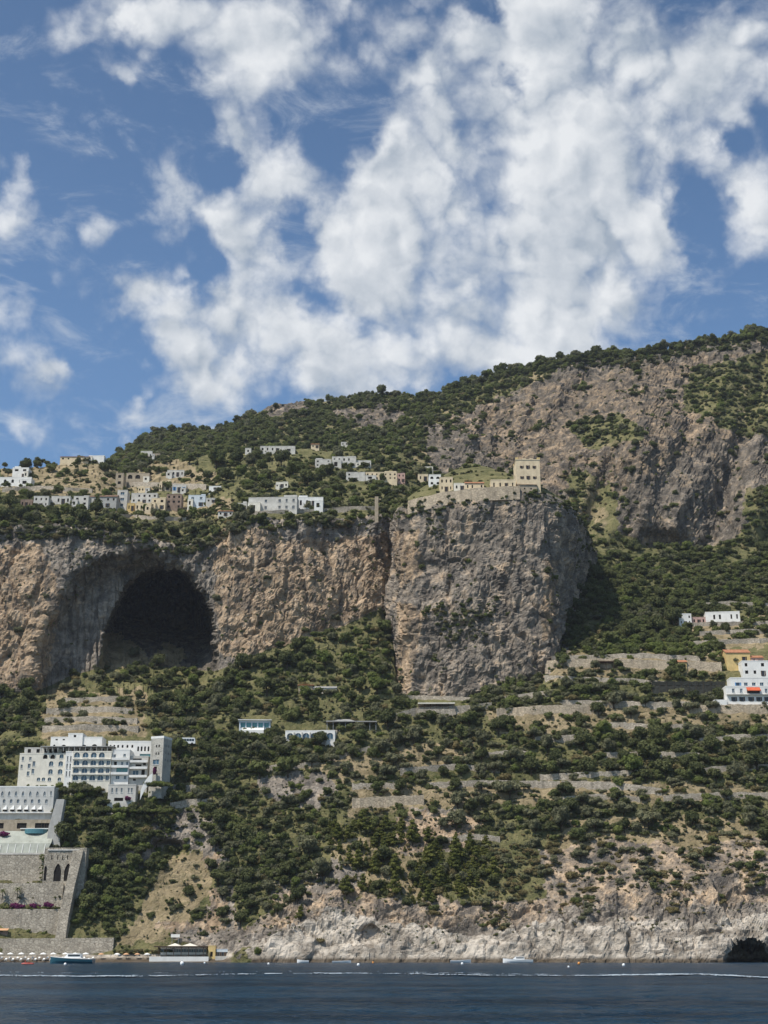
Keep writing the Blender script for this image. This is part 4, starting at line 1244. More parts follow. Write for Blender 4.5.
block(root, 'wall', M['sand'], 0, 0, 0, W3, W3, hb, [(W3 * .3, W3 * .7, hb - 2.6, hb - .7, 1, 'dark')], 0, 0, 6)
mb = MB()
mb.box(-W3 / 2 - .2, W3 / 2 + .2, -.2, W3 + .2, hb + .004, hb + .35)
mb.build('cornice', M['sand'], root)
mb = MB()
mb.lathe([(W3 * .42, hb + .354), (W3 * .42, hb + .9), (W3 * .34, hb + 1.5), (W3 * .16, hb + 2.0), (.05, hb + 2.3)], (0, W3 / 2, 0), 12)
mb.build('dome', M['sand'], root, smooth=True)
house('two-storey sand coloured house with dark windows and roof loggia', 440, 453, 477, 491.5, 'sand', 2, 3, arch=1, style='dark', group='buildings round the square tower', land='the two-storey house by the tower wall')
house('low cream house with arched doors between the loggia house and hall', 454, 465, 483, 490.5, 'cream', 1, 2, arch=1, style='dark', group='buildings round the square tower')
house('low sandy chapel with stepped gable above the tan wall', 465.5, 484, 480.5, 490, 'sand', 1, 4, 'gable', 6, style='dark', cat='chapel', group='buildings round the square tower', roofmat='tile')
wall_line('precinct_wall', 'long curving tan stone wall along the headland edge', [(408, 509), (425, 504.5), (445, 500), (480, 495.5), (520, 494)], 8.5, 'monastery', 3.0, .6, 'wall', 'buildings round the square tower')
# ruined pillar
s4 = Spot(374.5, 378.5, 518, .5)
mb = MB()
w4 = 3.6 * s4.px / 2
rings = []
for k in range(9):
    z = -3 + (s4.lz(497) + 3) * k / 8
    j_ = .12 * math.sin(k * 2.7)
    rings.append([(-w4 + j_, -.9, z), (w4 + j_ * .5, -.9, z), (w4 + j_, .9, z), (-w4 + j_, .9, z)])
mb.loft(rings)
mb.box(-w4 + .2, w4 * 2.4, -.5, .6, s4.lz(500), s4.lz(499))
tag(mb.build('ruined_pillar', M['beige'], None, s4.loc()), 'lone tall ruined stone pillar on the edge of the cliff', 'ruin')
LAND.append(('the ruined pillar', 376, 507))

# ---- houses of the valley and the road on the other side of the headland
RG = 'houses along the coast road'
house('white flat-roofed house with long dark balcony at the row end', 679.5, 692, 613.5, 625, 'white', 2, 3, style='dark', group=RG, land='the balcony house in the valley row')
house('low pinkish link building between the white valley houses', 692.5, 706, 617, 624, 'pink', 1, 3, style='dark', group=RG)
house('long white house with a row of small windows in the valley', 706.5, 740, 611.5, 622, 'white', 1, 6, style='dark', group=RG, rot=R(-7), land='the long white valley house')
r_, s_, W_, H_ = house('yellow house with terracotta roof and one brown window', 727, 751, 648, 665.5, 'yellow', 1, 2, 'gable', 9, style='brown', group=RG, door=False, wf=.2, hf=.4, skip=((0, 0),), land='the yellow roadside house')
house('low lean-to with tiled roof behind the yellow house', 751.5, 764, 654.5, 664.5, 'pink', 1, 2, 'gable', 7, style='dark', group=RG)
house('white house with dark small windows below the yellow house', 743, 776, 660.5, 676, 'white', 2, 4, style='dark', group=RG, land='the white house below the yellow one')
house('tiny yellow roadside chapel with pitched roof', 679, 687, 659.5, 668, 'yellow', 1, 1, 'gable', 5, style='dark', group=RG, cat='chapel', land='the tiny yellow chapel')
# three-storey white guest house with awning
s = Spot(727, 792, 703, 2.0)
root = thing('guest_house', 'white three-storey guest house with orange awning and blue windows', 'guest house', s.loc(), 0, RG)
LAND.append(('the guest house with the awning', 748, 690))
W = 65 * s.px
def X(u): return s.lx(u) + W / 2
ops = []
for u_ in (734.5, 742.5, 751.5, 759.5, 767.5, 776, 784):
    ops.append((X(u_) - .75, X(u_) + .75, s.lz(701), s.lz(697), 0, 'brown'))
    if not 746 < u_ < 762:
        ops.append((X(u_) - .65, X(u_) + .65, s.lz(693), s.lz(688.5), 0, 'blue'))
ops.append((X(748), X(761), s.lz(693.5), s.lz(688.5), 0, 'dark'))
block(root, 'wall', M['white'], 0, 0, 0, W, 9, s.lz(687), ops, 0, .6, 5)
Wu = 60 * s.px
ops = []
for k, u_ in enumerate((741, 749, 757, 765, 773, 781)):
    x = (u_ - 733.5) * s.px
    ops.append((x - .9, x + .9, .8, 2.6, 0, 'shutter' if k == 0 else 'blue'))
block(root, 'upper_storey', M['white'], (60 - 65) * 0 + s.lx(763.5), 2.2, s.lz(687) + .02, Wu, 6.5, s.lz(677.5) - s.lz(687), ops, 0, .5, 0)
for v_ in (694.5,):
    mb = MB(); mb.box(-W / 2, W / 2, -1.3, -.003, s.lz(v_) - .2, s.lz(v_)); mb.build('balcony', M['white'], root)
mb = MB()
for k in range(60):
    x = -W / 2 + .1 + k * (W - .2) / 59
    mb.box(x - .02, x + .02, -1.27, -1.23, s.lz(694.5), s.lz(694.5) + .9)
mb.box(-W / 2, W / 2, -1.28, -1.22, s.lz(694.5) + .9, s.lz(694.5) + .96)
mb.build('balcony_railing', M['metal'], root)
mb = MB()
xa, xb = s.lx(747.5), s.lx(761)
mb.loft([[(x, -.01, s.lz(687.3)), (x, -2.0, s.lz(690.8)), (x, -2.0, s.lz(691.6)), (x, -1.94, s.lz(691.6)), (x, -1.92, s.lz(690.9)), (x, -.01, s.lz(687.6))] for x in (xa, xb)])
mb.build('awning', M['awning'], root)
mb = MB()
mb.box(s.lx(714), s.lx(726.5), -1.0, 5.0, -3, s.lz(700)); mb.build('terrace', M['white'], root)

# road side pergola and shade netting
s = Spot(598, 622, 668, .8)
root = thing('pergola', 'dark timber pergola with flat roof beside the coast road', 'pergola', s.loc())
W = 24 * s.px
for sx_ in (-1, -.33, .33, 1):
    for y in (.2, 3.6):
        mb = MB(); mb.box(sx_ * (W / 2 - .3) - .12, sx_ * (W / 2 - .3) + .12, y - .1, y + .1, -3, s.lz(662)); mb.build('post', M['timber'], root)
mb = MB()
mb.box(-W / 2, W / 2, -.3, 4.2, s.lz(662) + .004, s.lz(660.8)); mb.build('roof', M['timber'], root)
s = Spot(652, 726, 690, .8)
root = thing('shade_netting', 'long dark shade netting hung on posts above the olive trees', 'netting', s.loc())
W = 74 * s.px
for k in range(11):
    x = -W / 2 + W * k / 10
    mb = MB(); mb.tube([(x, -.25, -4), (x, -.25, s.lz(681))], .06, 5); mb.build('post', M['timber'], root)
mb = MB()
n = 60
for a in range(n):
    x0, x1 = -W / 2 + W * a / n, -W / 2 + W * (a + 1) / n
    sag0, sag1 = .35 * math.sin(a * math.pi / 6) ** 2, .35 * math.sin((a + 1) * math.pi / 6) ** 2
    for (b0, b1, y0, y1) in ((-3, s.lz(681) * .5, 0, .15), (s.lz(681) * .5, s.lz(681), .15, 0)):
        mb.face([(x0, y0 - .05, b0), (x1, y0 - .05, b0), (x1, y1 - .05, b1 - (sag1 if b1 > 2 else 0)), (x0, y1 - .05, b1 - (sag0 if b1 > 2 else 0))])
    mb.face([(x0, -.05, s.lz(681) - sag0), (x1, -.05, s.lz(681) - sag1), (x1, 5, s.lz(681) + .6), (x0, 5, s.lz(681) + .6)])
mb.build('net', M['net'], root)
LAND.append(('the dark shade netting', 690, 685))

# ---- villas on the middle slope
s = Spot(239, 270, 732, 1.2)
root = thing('villa', 'pale villa with big white-framed windows and stepped base in the trees', 'villa', s.loc(), R(3))
LAND.append(('the pale villa', 255, 726))
W = 31 * s.px
hh = s.lz(721)
ops = [(W * f_ - 1.1, W * f_ + 1.1, hh - 3.0, hh - .7, 0, 'teal') for f_ in (.12, .31, .5, .69, .88)]
block(root, 'wall', M['paleblue'], 0, 0, 0, W, 8, hh, ops, 0, .3, 5, cap=M['white'])
mb = MB(); mb.box(-W / 2 - .6, W / 2 + .6, -1.0, 8.4, hh + .31, hh + .6); mb.build('roof', M['white'], root)
mb = MB(); mb.loft([[(-W * .4, -2.2, -4), (-W * .4, 0 - .01, -4), (-W * .4, -.01, 2.0), (-W * .4, -2.2, .6)], [(W * .3, -2.2, -4), (W * .3, -.01, -4), (W * .3, -.01, 2.0), (W * .3, -2.2, .6)]]); mb.build('terrace', M['white'], root)
s = Spot(285, 335, 740, 1.2)
root = thing('terrace_villa', 'long low villa with a row of white arched bays', 'villa', s.loc(), R(-3))
LAND.append(('the villa with white arched bays', 310, 735))
W = 50 * s.px
hh = s.lz(731)
ops = [(W * f_ - 1.5, W * f_ + 1.5, .3, hh - .9, 1, 'blue') for f_ in (.1, .26, .42, .58, .74, .9)]
block(root, 'wall', M['white'], 0, 0, 0, W, 7, hh, ops, 0, .3, 5)
mb = MB()
for f_ in (.18, .34, .5, .66, .82):
    x = -W / 2 + W * f_
    mb.box(x - .25, x + .25, -.9, -.003, -3, hh - .6)
mb.build('buttress', M['offwhite'], root)
mb = MB(); mb.box(-W / 2 - .4, W / 2 + .4, 7.1, 9, -3, s.lz(727.5)); mb.build('garden_wall', M['drystone'], root)
s = Spot(326, 377, 728, 1.4)
root = thing('car_port', 'long grey flat roof on posts beside the road bend', 'carport', s.loc(), R(2))
LAND.append(('the long grey carport', 352, 722))
W = 51 * s.px
hh = s.lz(722)
mb = MB(); mb.box(-W / 2, W / 2, -.6, 7.2, hh, hh + .5)
mb.loft([[(-W / 2 + 2, 1, hh + .504), (W * .1, 1, hh + .504), (W * .1, 6, hh + .504), (-W / 2 + 2, 6, hh + .504)], [(-W / 2 + 6, 3, hh + 1.8), (-W * .05, 3, hh + 1.8), (-W * .05, 4.2, hh + 1.8), (-W / 2 + 6, 4.2, hh + 1.8)]])
mb.build('roof', M['roofgrey'], root)
for k in range(9):
    x = -W / 2 + .5 + (W - 1) * k / 8
    mb = MB(); mb.box(x - .12, x + .12, 0, .24, -3, hh - .004); mb.build('post', M['metal'], root)
mb = MB(); mb.box(-W / 2 + .2, W / 2 - .2, 6.6, 7.0, -3, hh - .004); mb.build('wall', M['grey'], root)
s = Spot(418, 455, 711, 1.2)
root = thing('roadside_shelter', 'long roadside shelter with pale roof edge and dark open front', 'shelter', s.loc(), R(-1))
LAND.append(('the roadside shelter', 436, 706))
W = 37 * s.px
hh = s.lz(704)
mb = MB(); mb.box(-W / 2, W / 2, -.7, 5, hh, hh + .6); mb.build('roof', M['cream'], root)
for k in range(7):
    x = -W / 2 + .4 + (W - .8) * k / 6
    mb = MB(); mb.box(x - .13, x + .13, -.3, -.05, -2.5, hh - .004); mb.build('post', M['timber'], root)
mb = MB(); mb.box(-W / 2 + .2, W / 2 - .2, 4.4, 4.8, -3, hh - .004); mb.build('wall', M['brown'], root)
mb = MB(); mb.box(-W / 2, W / 2, -.6, -.35, -3, .9); mb.build('parapet', M['drystone'], root)
s = Spot(299, 312, 689, .9)
root = thing('tiled_hut', 'small hut with brown-red tiled roof in the green bowl', 'hut', s.loc())
LAND.append(('the tiled hut', 305, 686))
W = 14 * s.px
block(root, 'wall', M['beige'], 0, 0, 0, W, 5, s.lz(685.5), [(W * .4, W * .6, .1, 1.6, 0, 'dark')], 0, 0, 4)
mb = MB(); hh = s.lz(685.5) + .004
mb.loft([[(x, -.6, hh), (x, 5.4, hh + .9), (x, 5.4, hh + 1.15), (x, -.6, hh + .3)] for x in (-W / 2 - .5, W / 2 + .5)]); mb.build('roof', M['tile'], root)
s = Spot(313, 337, 690, .9)
root = thing('greenhouse', 'low pale greenhouse roof beside the tiled hut', 'greenhouse', s.loc())
W = 23 * s.px
mb = MB(); mb.box(-W / 2, W / 2, 0, 6, -3, s.lz(688)); mb.build('wall', M['offwhite'], root)
mb = MB(); hh = s.lz(688) + .004
mb.loft([[(x, -.3, hh), (x, 3, hh + 1.2), (x, 6.3, hh), (x, 6.3, hh - .0 + .12), (x, 3, hh + 1.35), (x, -.3, hh + .12)] for x in (-W / 2 - .2, W / 2 + .2)]); mb.build('roof', M['roofgrey'], root)
# coach on the road above the hotel
s = Spot(180, 195, 744.5, 2.0)
root = thing('coach', 'white touring coach on the road above the hotel trees', 'bus', s.loc(), R(3))
LAND.append(('the white coach', 187, 741))
W = 15 * s.px
hh = 3.1
mb = MB()
prof = [(-W / 2, .45), (W / 2, .45), (W / 2, 1.6), (W / 2 - .25, hh - .1), (W / 2 - .5, hh), (-W / 2 + .5, hh), (-W / 2 + .12, hh - .15), (-W / 2, 1.6)]
mb.loft([[(x, y, z) for x, z in prof] for y in (0, 2.4)]); mb.build('body', M['gelcoat'], root)
for k in range(5):
    x0 = -W / 2 + .6 + k * (W - 1.0) / 5
    mb = MB(); mb.box(x0, x0 + (W - 1.0) / 5 - .12, -.03, .05, 1.55, 2.6); mb.build('window', M['glass'], root)
for x in (-W * .32, W * .3):
    mb = MB()
    mb.loft([[(x + .48 * math.cos(a * math.pi / 6), y, .48 + .48 * math.sin(a * math.pi / 6)) for a in range(12)] for y in (-.06, .28)]); mb.build('wheel', M['dark'], root)

# ---- grand hotel on its terraces
HY = 569.5
s = Spot(84, 86, 806, 0, HY)
hotel = thing('hotel', 'huge white terraced hotel with rows of arched blue windows', 'hotel', s.loc())
LAND.append(('the white hotel', 90, 765))
def hblock(name, mat, u0, u1, vt, vb, y, depth, wins, par=.5, foot=3.0, style='blue', cap=None, right=(), left=(), rot=0.0):
    W = (u1 - u0) * s.px
    z0 = s.lz(vb)
    ops = []
    for wq in wins:
        u_, v_, w_, h_ = wq[:4]
        ar = wq[4] if len(wq) > 4 else 0
        st = wq[5] if len(wq) > 5 else style
        xc, zc = (u_ - u0) * s.px, s.lz(v_) - z0
        ops.append((xc - w_ * s.px / 2, xc + w_ * s.px / 2, zc - h_ * s.px / 2, zc + h_ * s.px / 2, ar, st))
    return block(hotel, name, M[mat], s.lx((u0 + u1) / 2), y, z0, W, depth, s.lz(vt) - z0 - par, ops, rot, par, foot, left, right, style, cap and M[cap])
rows4 = (755, 762.8, 770.5, 777.8)
hblock('main_wing', 'cream', 69, 108, 751, 790, 0, 10, [(u_, v_, 6.0, 5.2, 1) for u_ in (73.2, 81.8, 90.2, 98.3) for v_ in rows4] + [(105.2, v_, 3.6, 5.0, 1) for v_ in rows4[1:]])
hblock('stair_wing', 'white', 61.5, 68.8, 751, 790, .6, 9, [(u_, v_, 1.4, 5.2, 0) for u_ in (63.6, 66.8) for v_ in (758.5, 766, 773.5)], style='glass')
hblock('side_wing', 'cream', 14, 61.3, 752.5, 790, 2, 9, [(u_, v_, 4.6, 5.0, 1) for u_ in (46.5, 56.2) for v_ in (763, 771)] + [(24.4, 765.4, 2.8, 4.6), (24, 773, 2.8, 4.6), (29, 763, 2.8, 5.0), (28.6, 770.6, 2.8, 5.0), (17.4, 758, 2.2, 4), (16.8, 766, 2, 4), (25, 758, 2.4, 3.4)] + [(40, 756, 4.6, 4.4, 1, 'dark'), (47.5, 756, 4.6, 4.4, 1, 'dark'), (56.5, 755.6, 4.4, 4.0, 1)] + [(u_, 778.6, 3.6, 3.6, 1) for u_ in (35, 40, 46, 56)])
hblock('roof_gallery', 'offwhite', 16, 108, 745.5, 752.4, 5.5, 6, [(u_, 749, 3.4, 3.8, 0, 'dark') for u_ in (21, 30, 38, 43, 48, 56, 66, 72.5, 79.5, 88, 96, 103)], .3, 2)
mb = MB()
for k in range(14):
    x = s.lx(36 + k * 5.6)
    mb.box(x - .12, x + .12, .8, 1.04, s.lz(751) + .01, s.lz(746.4))
mb.box(s.lx(35), s.lx(110), .6, 5.4, s.lz(746.4) + .003, s.lz(746.4) + .3)
mb.build('roof_pergola', M['grey'], hotel)
hblock('penthouse', 'white', 40, 93, 733.5, 746.5, 9, 9, [(44, 743, 2.4, 3.4, 1, 'dark'), (53.8, 743.2, 5, 3.4, 1, 'dark'), (74.5, 742.8, 5, 2.6, 1, 'dark'), (85.5, 742.4, 5, 2.8, 1, 'dark'), (46, 736.4, 2.4, 1.4, 0, 'dark'), (53.4, 736.4, 2.4, 1.4, 0, 'dark')], .4, 3)
hblock('penthouse_tower', 'white', 58, 73, 730, 746.5, 8.4, 8, [(65, 733, 2.6, 2.4, 0, 'dark')], .4, 3)
hblock('long_wing', 'white', 100, 146.5, 738, 786, 8, 9, [(u_, 746, 1.8, 5.0, 1, 'dark') for u_ in (131.2, 134.7, 138.2, 141.8)] + [(u_, 743.5, 1.9, 3.0, 1, 'dark') for u_ in (102.6, 106.4, 110.4, 115, 120, 125)] + [(138.6, 752.6, 11, 2.8, 0, 'teal')], .5, 3)
hblock('balcony_wing', 'white', 108.3, 126, 749, 790, 1.2, 8, [(111, 755.5, 2.2, 3.2), (120.8, 755, 2.6, 3), (118.8, 763, 2.4, 3.4), (124, 763, 2.2, 3.6), (119, 769.6, 11.5, 4.6, 0, 'teal'), (115, 777, 4, 3.6), (122.6, 777, 2.8, 3.6), (112, 763, 3, 3.6, 0, 'dark')], .5, 3)
hblock('loggia_wing', 'offwhite', 126.3, 144.6, 755, 792, 2.4, 7, [(133.4, 759, 9, 2.8, 0, 'dark'), (135, 765, 6, 3.0, 0, 'dark'), (132.4, 772.3, 6, 5.4, 0, 'blue'), (131.6, 779, 3, 2.2, 0, 'dark'), (140, 772, 3.4, 6, 0, 'dark'), (141, 762, 3, 5, 0, 'dark')], .5, 3)
for (ua, ub, v_, y_) in ((108.6, 125.8, 759.4, 1.2), (108.6, 125.8, 767, 1.2), (108.6, 125.8, 774, 1.2), (126.5, 144.4, 761.5, 2.4), (126.5, 144.4, 768, 2.4), (126.5, 144.4, 776.5, 2.4)):
    mb = MB(); mb.box(s.lx(ua), s.lx(ub), y_ - 1.3, y_ - .004, s.lz(v_) - .22, s.lz(v_))
    mb.box(s.lx(ua), s.lx(ub), y_ - 1.3, y_ - 1.2, s.lz(v_) + .004, s.lz(v_) + .8)
    mb.build('balcony', M['white'], hotel)
for u0_, cc in ((69.4, 0),):
    mb = MB()
    for v_ in (759.0, 766.8, 774.4):
        mb.box(s.lx(69.2), s.lx(107.8), -.75, -.004, s.lz(v_) - .18, s.lz(v_))
    mb.build('string_course', M['white'], hotel)
# corner tower, turned so that two faces show
Wt, Dt = 14.5 * s.px, 17 * s.px
ht = s.lz(739) - s.lz(792)
zt = lambda v: s.lz(v) - s.lz(792)
def pr(xc, v_, w_=.62, h_=1.15):
    return (xc - w_ / 2, xc + w_ / 2, zt(v_) - h_ / 2, zt(v_) + h_ / 2, 1, 'dark')
block(hotel, 'corner_tower', M['slate'], s.lx(154.4), -1.5, s.lz(792), Wt, Dt, ht, [pr(2.8, 746.5), pr(4.1, 746.5), pr(2.8, 754), pr(4.1, 754), (1.4, 4.4, zt(765), zt(760), 0, 'blue'), (2.0, 3.6, zt(771), zt(767), 0, 'dark')], R(-20), 1.0, 3,
      right=[pr(x_, v_) for x_ in (2.2, 4.6, 7.0) for v_ in (746, 753, 760)], cap=M['white'])
hblock('garden_pavilion', 'offwhite', 110, 137.5, 786, 808, -6, 6, [(u_, 792, 1.7, 4.6, 0) for u_ in (114, 118.4, 123.4, 130.4, 133.4)] + [(121, 801, 9, 3.2, 0, 'dark'), (132, 801.5, 2.4, 4.5, 0, 'glass')], .5, 4)
mb = MB()
path = [(142, 792), (143.4, 788), (145.6, 783), (149, 778), (153, 774.5)]
rings = []
for (u_, v_) in path:
    x, z = s.lx(u_), s.lz(v_)
    rings.append([(x, -5.5, z - 4), (x, -5.5, z), (x, -5.0, z), (x, -5.0, z - 4)])
mb.loft(rings); mb.build('curved_stair_wall', M['white'], hotel)

# lower guest wing with two rows of pointed windows
s = Spot(10, 12, 818, 0, 559.6)
ann = thing('lower_wing', 'pale grey hotel wing with two rows of pointed windows', 'hotel wing', s.loc())
hotel_s = s
W = 92 * s.px
def ao(u_, v_, w_, h_, ar=2, st='blue'):
    xc, zc = (u_ + 40) * s.px, s.lz(v_)
    return (xc - w_ * s.px / 2, xc + w_ * s.px / 2, zc - h_ * s.px / 2, zc + h_ * s.px / 2, ar, st)
ops = [ao(u_, 793.6, 2.4, 4.8, 2) for u_ in (-30, -22, -14, -7, 0, 7, 13.8, 20.8, 28.2, 35.4, 42.5)] + [ao(49, 793.4, 1.6, 4.4, 0)]
ops += [ao(u_, 801.2, 2.6, 4.0, 1) for u_ in (-28, -20, -12, -4.6, 2.6, 9.6, 16.6, 23.8, 30.6, 37.6, 45)]
ops += [ao(u_, 810.6, 4.6, 1.7, 0, 'dark') for u_ in (-26, -18, -10, -3, 4.2, 11.6, 18.8, 25.6, 33, 39.4)]
block(ann, 'wall', M['palegrey'], s.lx(6), 0, 0, W, 10, s.lz(787.5), ops, 0, .6, 6, cap=M['white'])
for u_ in (-26, -18, -10, -3, 4.2, 11.6, 18.8, 25.6, 33, 39.4):
    mb = MB()
    x, z0, z1, hw = s.lx(u_), s.lz(809.6), s.lz(805.4), 2.2 * s.px
    mb.loft([[(x - hw, -1.1, z0), (x + hw, -1.1, z0), (x + hw, -.02, z0 + .2), (x - hw, -.02, z0 + .2)], [(x + hw * .55, -.35, z1), (x + hw * .65, -.35, z1), (x + hw * .65, -.05, z1), (x + hw * .55, -.05, z1)]])
    mb.build('awning', M['canvas'], ann)
mb = MB(); mb.box(s.lx(-40), s.lx(52), -1.6, -.004, s.lz(813.4), s.lz(812.6)); mb.build('balcony', M['white'], ann)
LAND.append(('the lower hotel wing', 20, 802))
s = Spot(10, 12, 834, 0, 554.0)
pool = thing('pool_terrace', 'hotel pool terrace with dark bays and curved pool edge', 'terrace', s.loc())
W = 90 * s.px
block(pool, 'wall', M['beige'], s.lx(3), 0, 0, W, 6, s.lz(819.5), [((u_ + 42) * s.px - 2.0, (u_ + 42) * s.px + 2.0, s.lz(828.5), s.lz(823), 0, 'dark') for u_ in (-30, -14, -2, 21, 39, 45.5)], 0, 0, 6)
mb = MB()
rings = []
for k in range(13):
    a = math.pi * k / 12
    x, y = s.lx(36) + 11.5 * s.px * math.cos(a), -3.2 * math.sin(a)
    rings.append((x, y))
for k in range(12):
    (xa, ya), (xb, yb) = rings[k], rings[k + 1]
    mb.face([(xa, ya - .02, s.lz(834)), (xb, yb - .02, s.lz(834)), (xb, yb - .02, s.lz(829.4)), (xa, ya - .02, s.lz(829.4))])
mb.face([(x, y - .02, s.lz(829.4)) for x, y in rings])
mb.build('pool_basin', M['pool'], pool)
mb = MB(); mb.box(s.lx(20), s.lx(50), -.5, -.01, s.lz(829.2), s.lz(828.2)); mb.build('parapet', M['white'], pool)
# sloping pale hall roof and its glazed front
s = Spot(4, 6, 854, 0, 547.6)
hall = thing('terrace_hall', 'pale sloping hall roof with streaked glazed front below the pool', 'hall', s.loc())
mb = MB()
xl = s.lx(-45)
mb.loft([[(x0, 0, s.lz(843.5)), (x1, 0, s.lz(843.5)), (x1, .4, s.lz(843.5) - .5), (x0, .4, s.lz(843.5) - .5)] if k == 0 else [(x0, 6, z_of(831, 553.6) - s.z), (x1, 6, z_of(831, 553.6) - s.z), (x1, 6.2, z_of(831, 553.6) - s.z - .5), (x0, 6.2, z_of(831, 553.6) - s.z - .5)] for k, (x0, x1) in enumerate(((xl, s.lx(50)), (xl, s.lx(50))))])
mb.build('roof', M['palegreen'], hall)
mb = MB(); mb.loft([[(xl, -1.5, s.lz(853.6)), (s.lx(46), -1.5, s.lz(853.6)), (s.lx(46), -1.0, s.lz(853.6)), (xl, -1.0, s.lz(853.6))], [(xl, -.1, s.lz(843.7)), (s.lx(50), -.1, s.lz(843.7)), (s.lx(50), .3, s.lz(843.7)), (xl, .3, s.lz(843.7))]]); mb.build('glazed_front', M['palegreen'], hall)
for k in range(13):
    u_ = -44 + k * 7.4
    mb = MB(); mb.loft([[(s.lx(u_) - .1, -1.72, s.lz(853.4)), (s.lx(u_) + .1, -1.72, s.lz(853.4)), (s.lx(u_) + .1, -1.52, s.lz(853.4)), (s.lx(u_) - .1, -1.52, s.lz(853.4))], [(s.lx(u_) - .1, -.3, s.lz(843.9)), (s.lx(u_) + .1, -.3, s.lz(843.9)), (s.lx(u_) + .1, -.12, s.lz(843.9)), (s.lx(u_) - .1, -.12, s.lz(843.9))]]); mb.build('glazing_bar', M['white'], hall)
mb = MB(); mb.box(xl, s.lx(52), -2.4, -1.75, s.lz(855), s.lz(853.2)); mb.build('balustrade', M['offwhite'], hall)
# grey curtain wall that ties the wing to the bastion
s = Spot(52, 54, 852, 0, 551.0)
mb = MB()
mb.loft([[(s.lx(46), -2, -4), (s.lx(62), -2, -4), (s.lx(62), 4, -4), (s.lx(46), 4, -4)], [(s.lx(47), -.5, s.lz(826)), (s.lx(58), -.5, s.lz(826)), (s.lx(58), 4, s.lz(826)), (s.lx(47), 4, s.lz(826))], [(s.lx(52), .5, s.lz(799)), (s.lx(60), .5, s.lz(799)), (s.lx(60), 4, s.lz(799)), (s.lx(52), 4, s.lz(799))]])
tag(mb.build('curtain_wall', M['grey'], None, s.loc()), 'grey rendered curtain wall climbing beside the lower hotel wing', 'wall', None, 'thing')

# ---- stone bastion, buttress, retaining walls and sea wall
s = Spot(63, 65, 899, 0, 540.0)
bas = thing('bastion', 'tall stone bastion with two pointed arches and narrow slits', 'bastion', s.loc())
LAND.append(('the stone bastion', 64, 870))
W = 42 * s.px
def bo(u_, v_, w_, h_, ar):
    xc, zc = (u_ - 41) * s.px, s.lz(v_)
    return (xc - w_ * s.px / 2, xc + w_ * s.px / 2, zc - h_ * s.px / 2, zc + h_ * s.px / 2, ar, 'dark')
block(bas, 'wall', M['ashlar'], s.lx(62), 0, 0, W, 5, s.lz(849.5), [bo(55.4, 872.4, 7.4, 17.2, 2), bo(65.6, 872.2, 7.0, 17, 2), bo(43.2, 873, 2.6, 15, 2)] + [bo(u_, 857.4, 1.0, 4.4, 0) for u_ in (48.5, 54.5, 59.5, 64.4, 69)], 0, .7, 6, deep=1.2)
mb = MB(); mb.box(s.lx(44), s.lx(76), -.35, -.004, s.lz(850.4), s.lz(849.6)); mb.build('coping', M['white'], bas)
s = Spot(60, 62, 938, 0, 531.0)
mb = MB()
rings = []
def bx_(u, v_, y_):
    return float(x_of(u, 531.0 + y_, z_of(v_, 531.0 + y_))) - s.x
for (ua, ub, v_, y_) in ((54.5, 68, 941, 0), (58.5, 71.4, 917, 2.6), (66, 78, 884, 5.6), (73, 86.5, 850, 8.4)):
    z = z_of(v_, 531.0 + y_) - s.z
    rings.append([(bx_(ua, v_, y_), y_, z), (bx_(ub - 3, v_, y_), y_, z), (bx_(ub, v_, y_ + 4), y_ + 4, z), (bx_(ua, v_, y_ + 4), y_ + 4, z)])
mb.loft(rings)
tag(mb.build('buttress', M['ashlar'], None, s.loc()), 'long leaning stone buttress running from the bastion to sea wall', 'buttress')
for (lb, pts_, h_, Y_, th) in [
    ('big weathered retaining wall under the pale hall roof', [(-60, 884), (0, 884), (43, 884)], 29, 543.0, 4),
    ('stone wall with palms above the purple flowers', [(-60, 899), (0, 899), (62, 899)], 16, 538.8, 4),
    ('streaked stone wall below the purple flowers', [(-60, 931), (0, 931), (59, 931)], 22, 534.8, 4),
    ('stone garden wall beside the leaning buttress foot', [(70, 938), (88, 938), (104, 938)], 9, 536.0, 3)]:
    wall_line('retaining_wall', lb, pts_, h_, 'ashlar', th, 0, 'wall', 'hotel retaining walls', Y_, 6, .12)
wall_line('sea_wall', 'long grey stone sea wall behind the beach parasols', [(-60, 954.5), (0, 954.5), (60, 954), (112.5, 953.5)], 16, 'ashlar', 6, 0, 'wall', 'hotel retaining walls', 530.4, 6, .08)
s = Spot(0, 2, 937, 0, 533.0)
root = thing('beach_kiosk', 'small dark kiosk with yellow awning on the sea wall terrace', 'kiosk', s.loc())
mb = MB(); mb.box(s.lx(-9), s.lx(7), .0, 3, -2, s.lz(931)); mb.build('wall', M['brown'], root)
mb = MB(); mb.loft([[(x, -1.4, s.lz(930.6)), (x, .6, s.lz(928.8)), (x, .6, s.lz(928.4)), (x, -1.4, s.lz(930.2))] for x in (s.lx(-10), s.lx(8))]); mb.build('awning', M['orangecloth'], root)

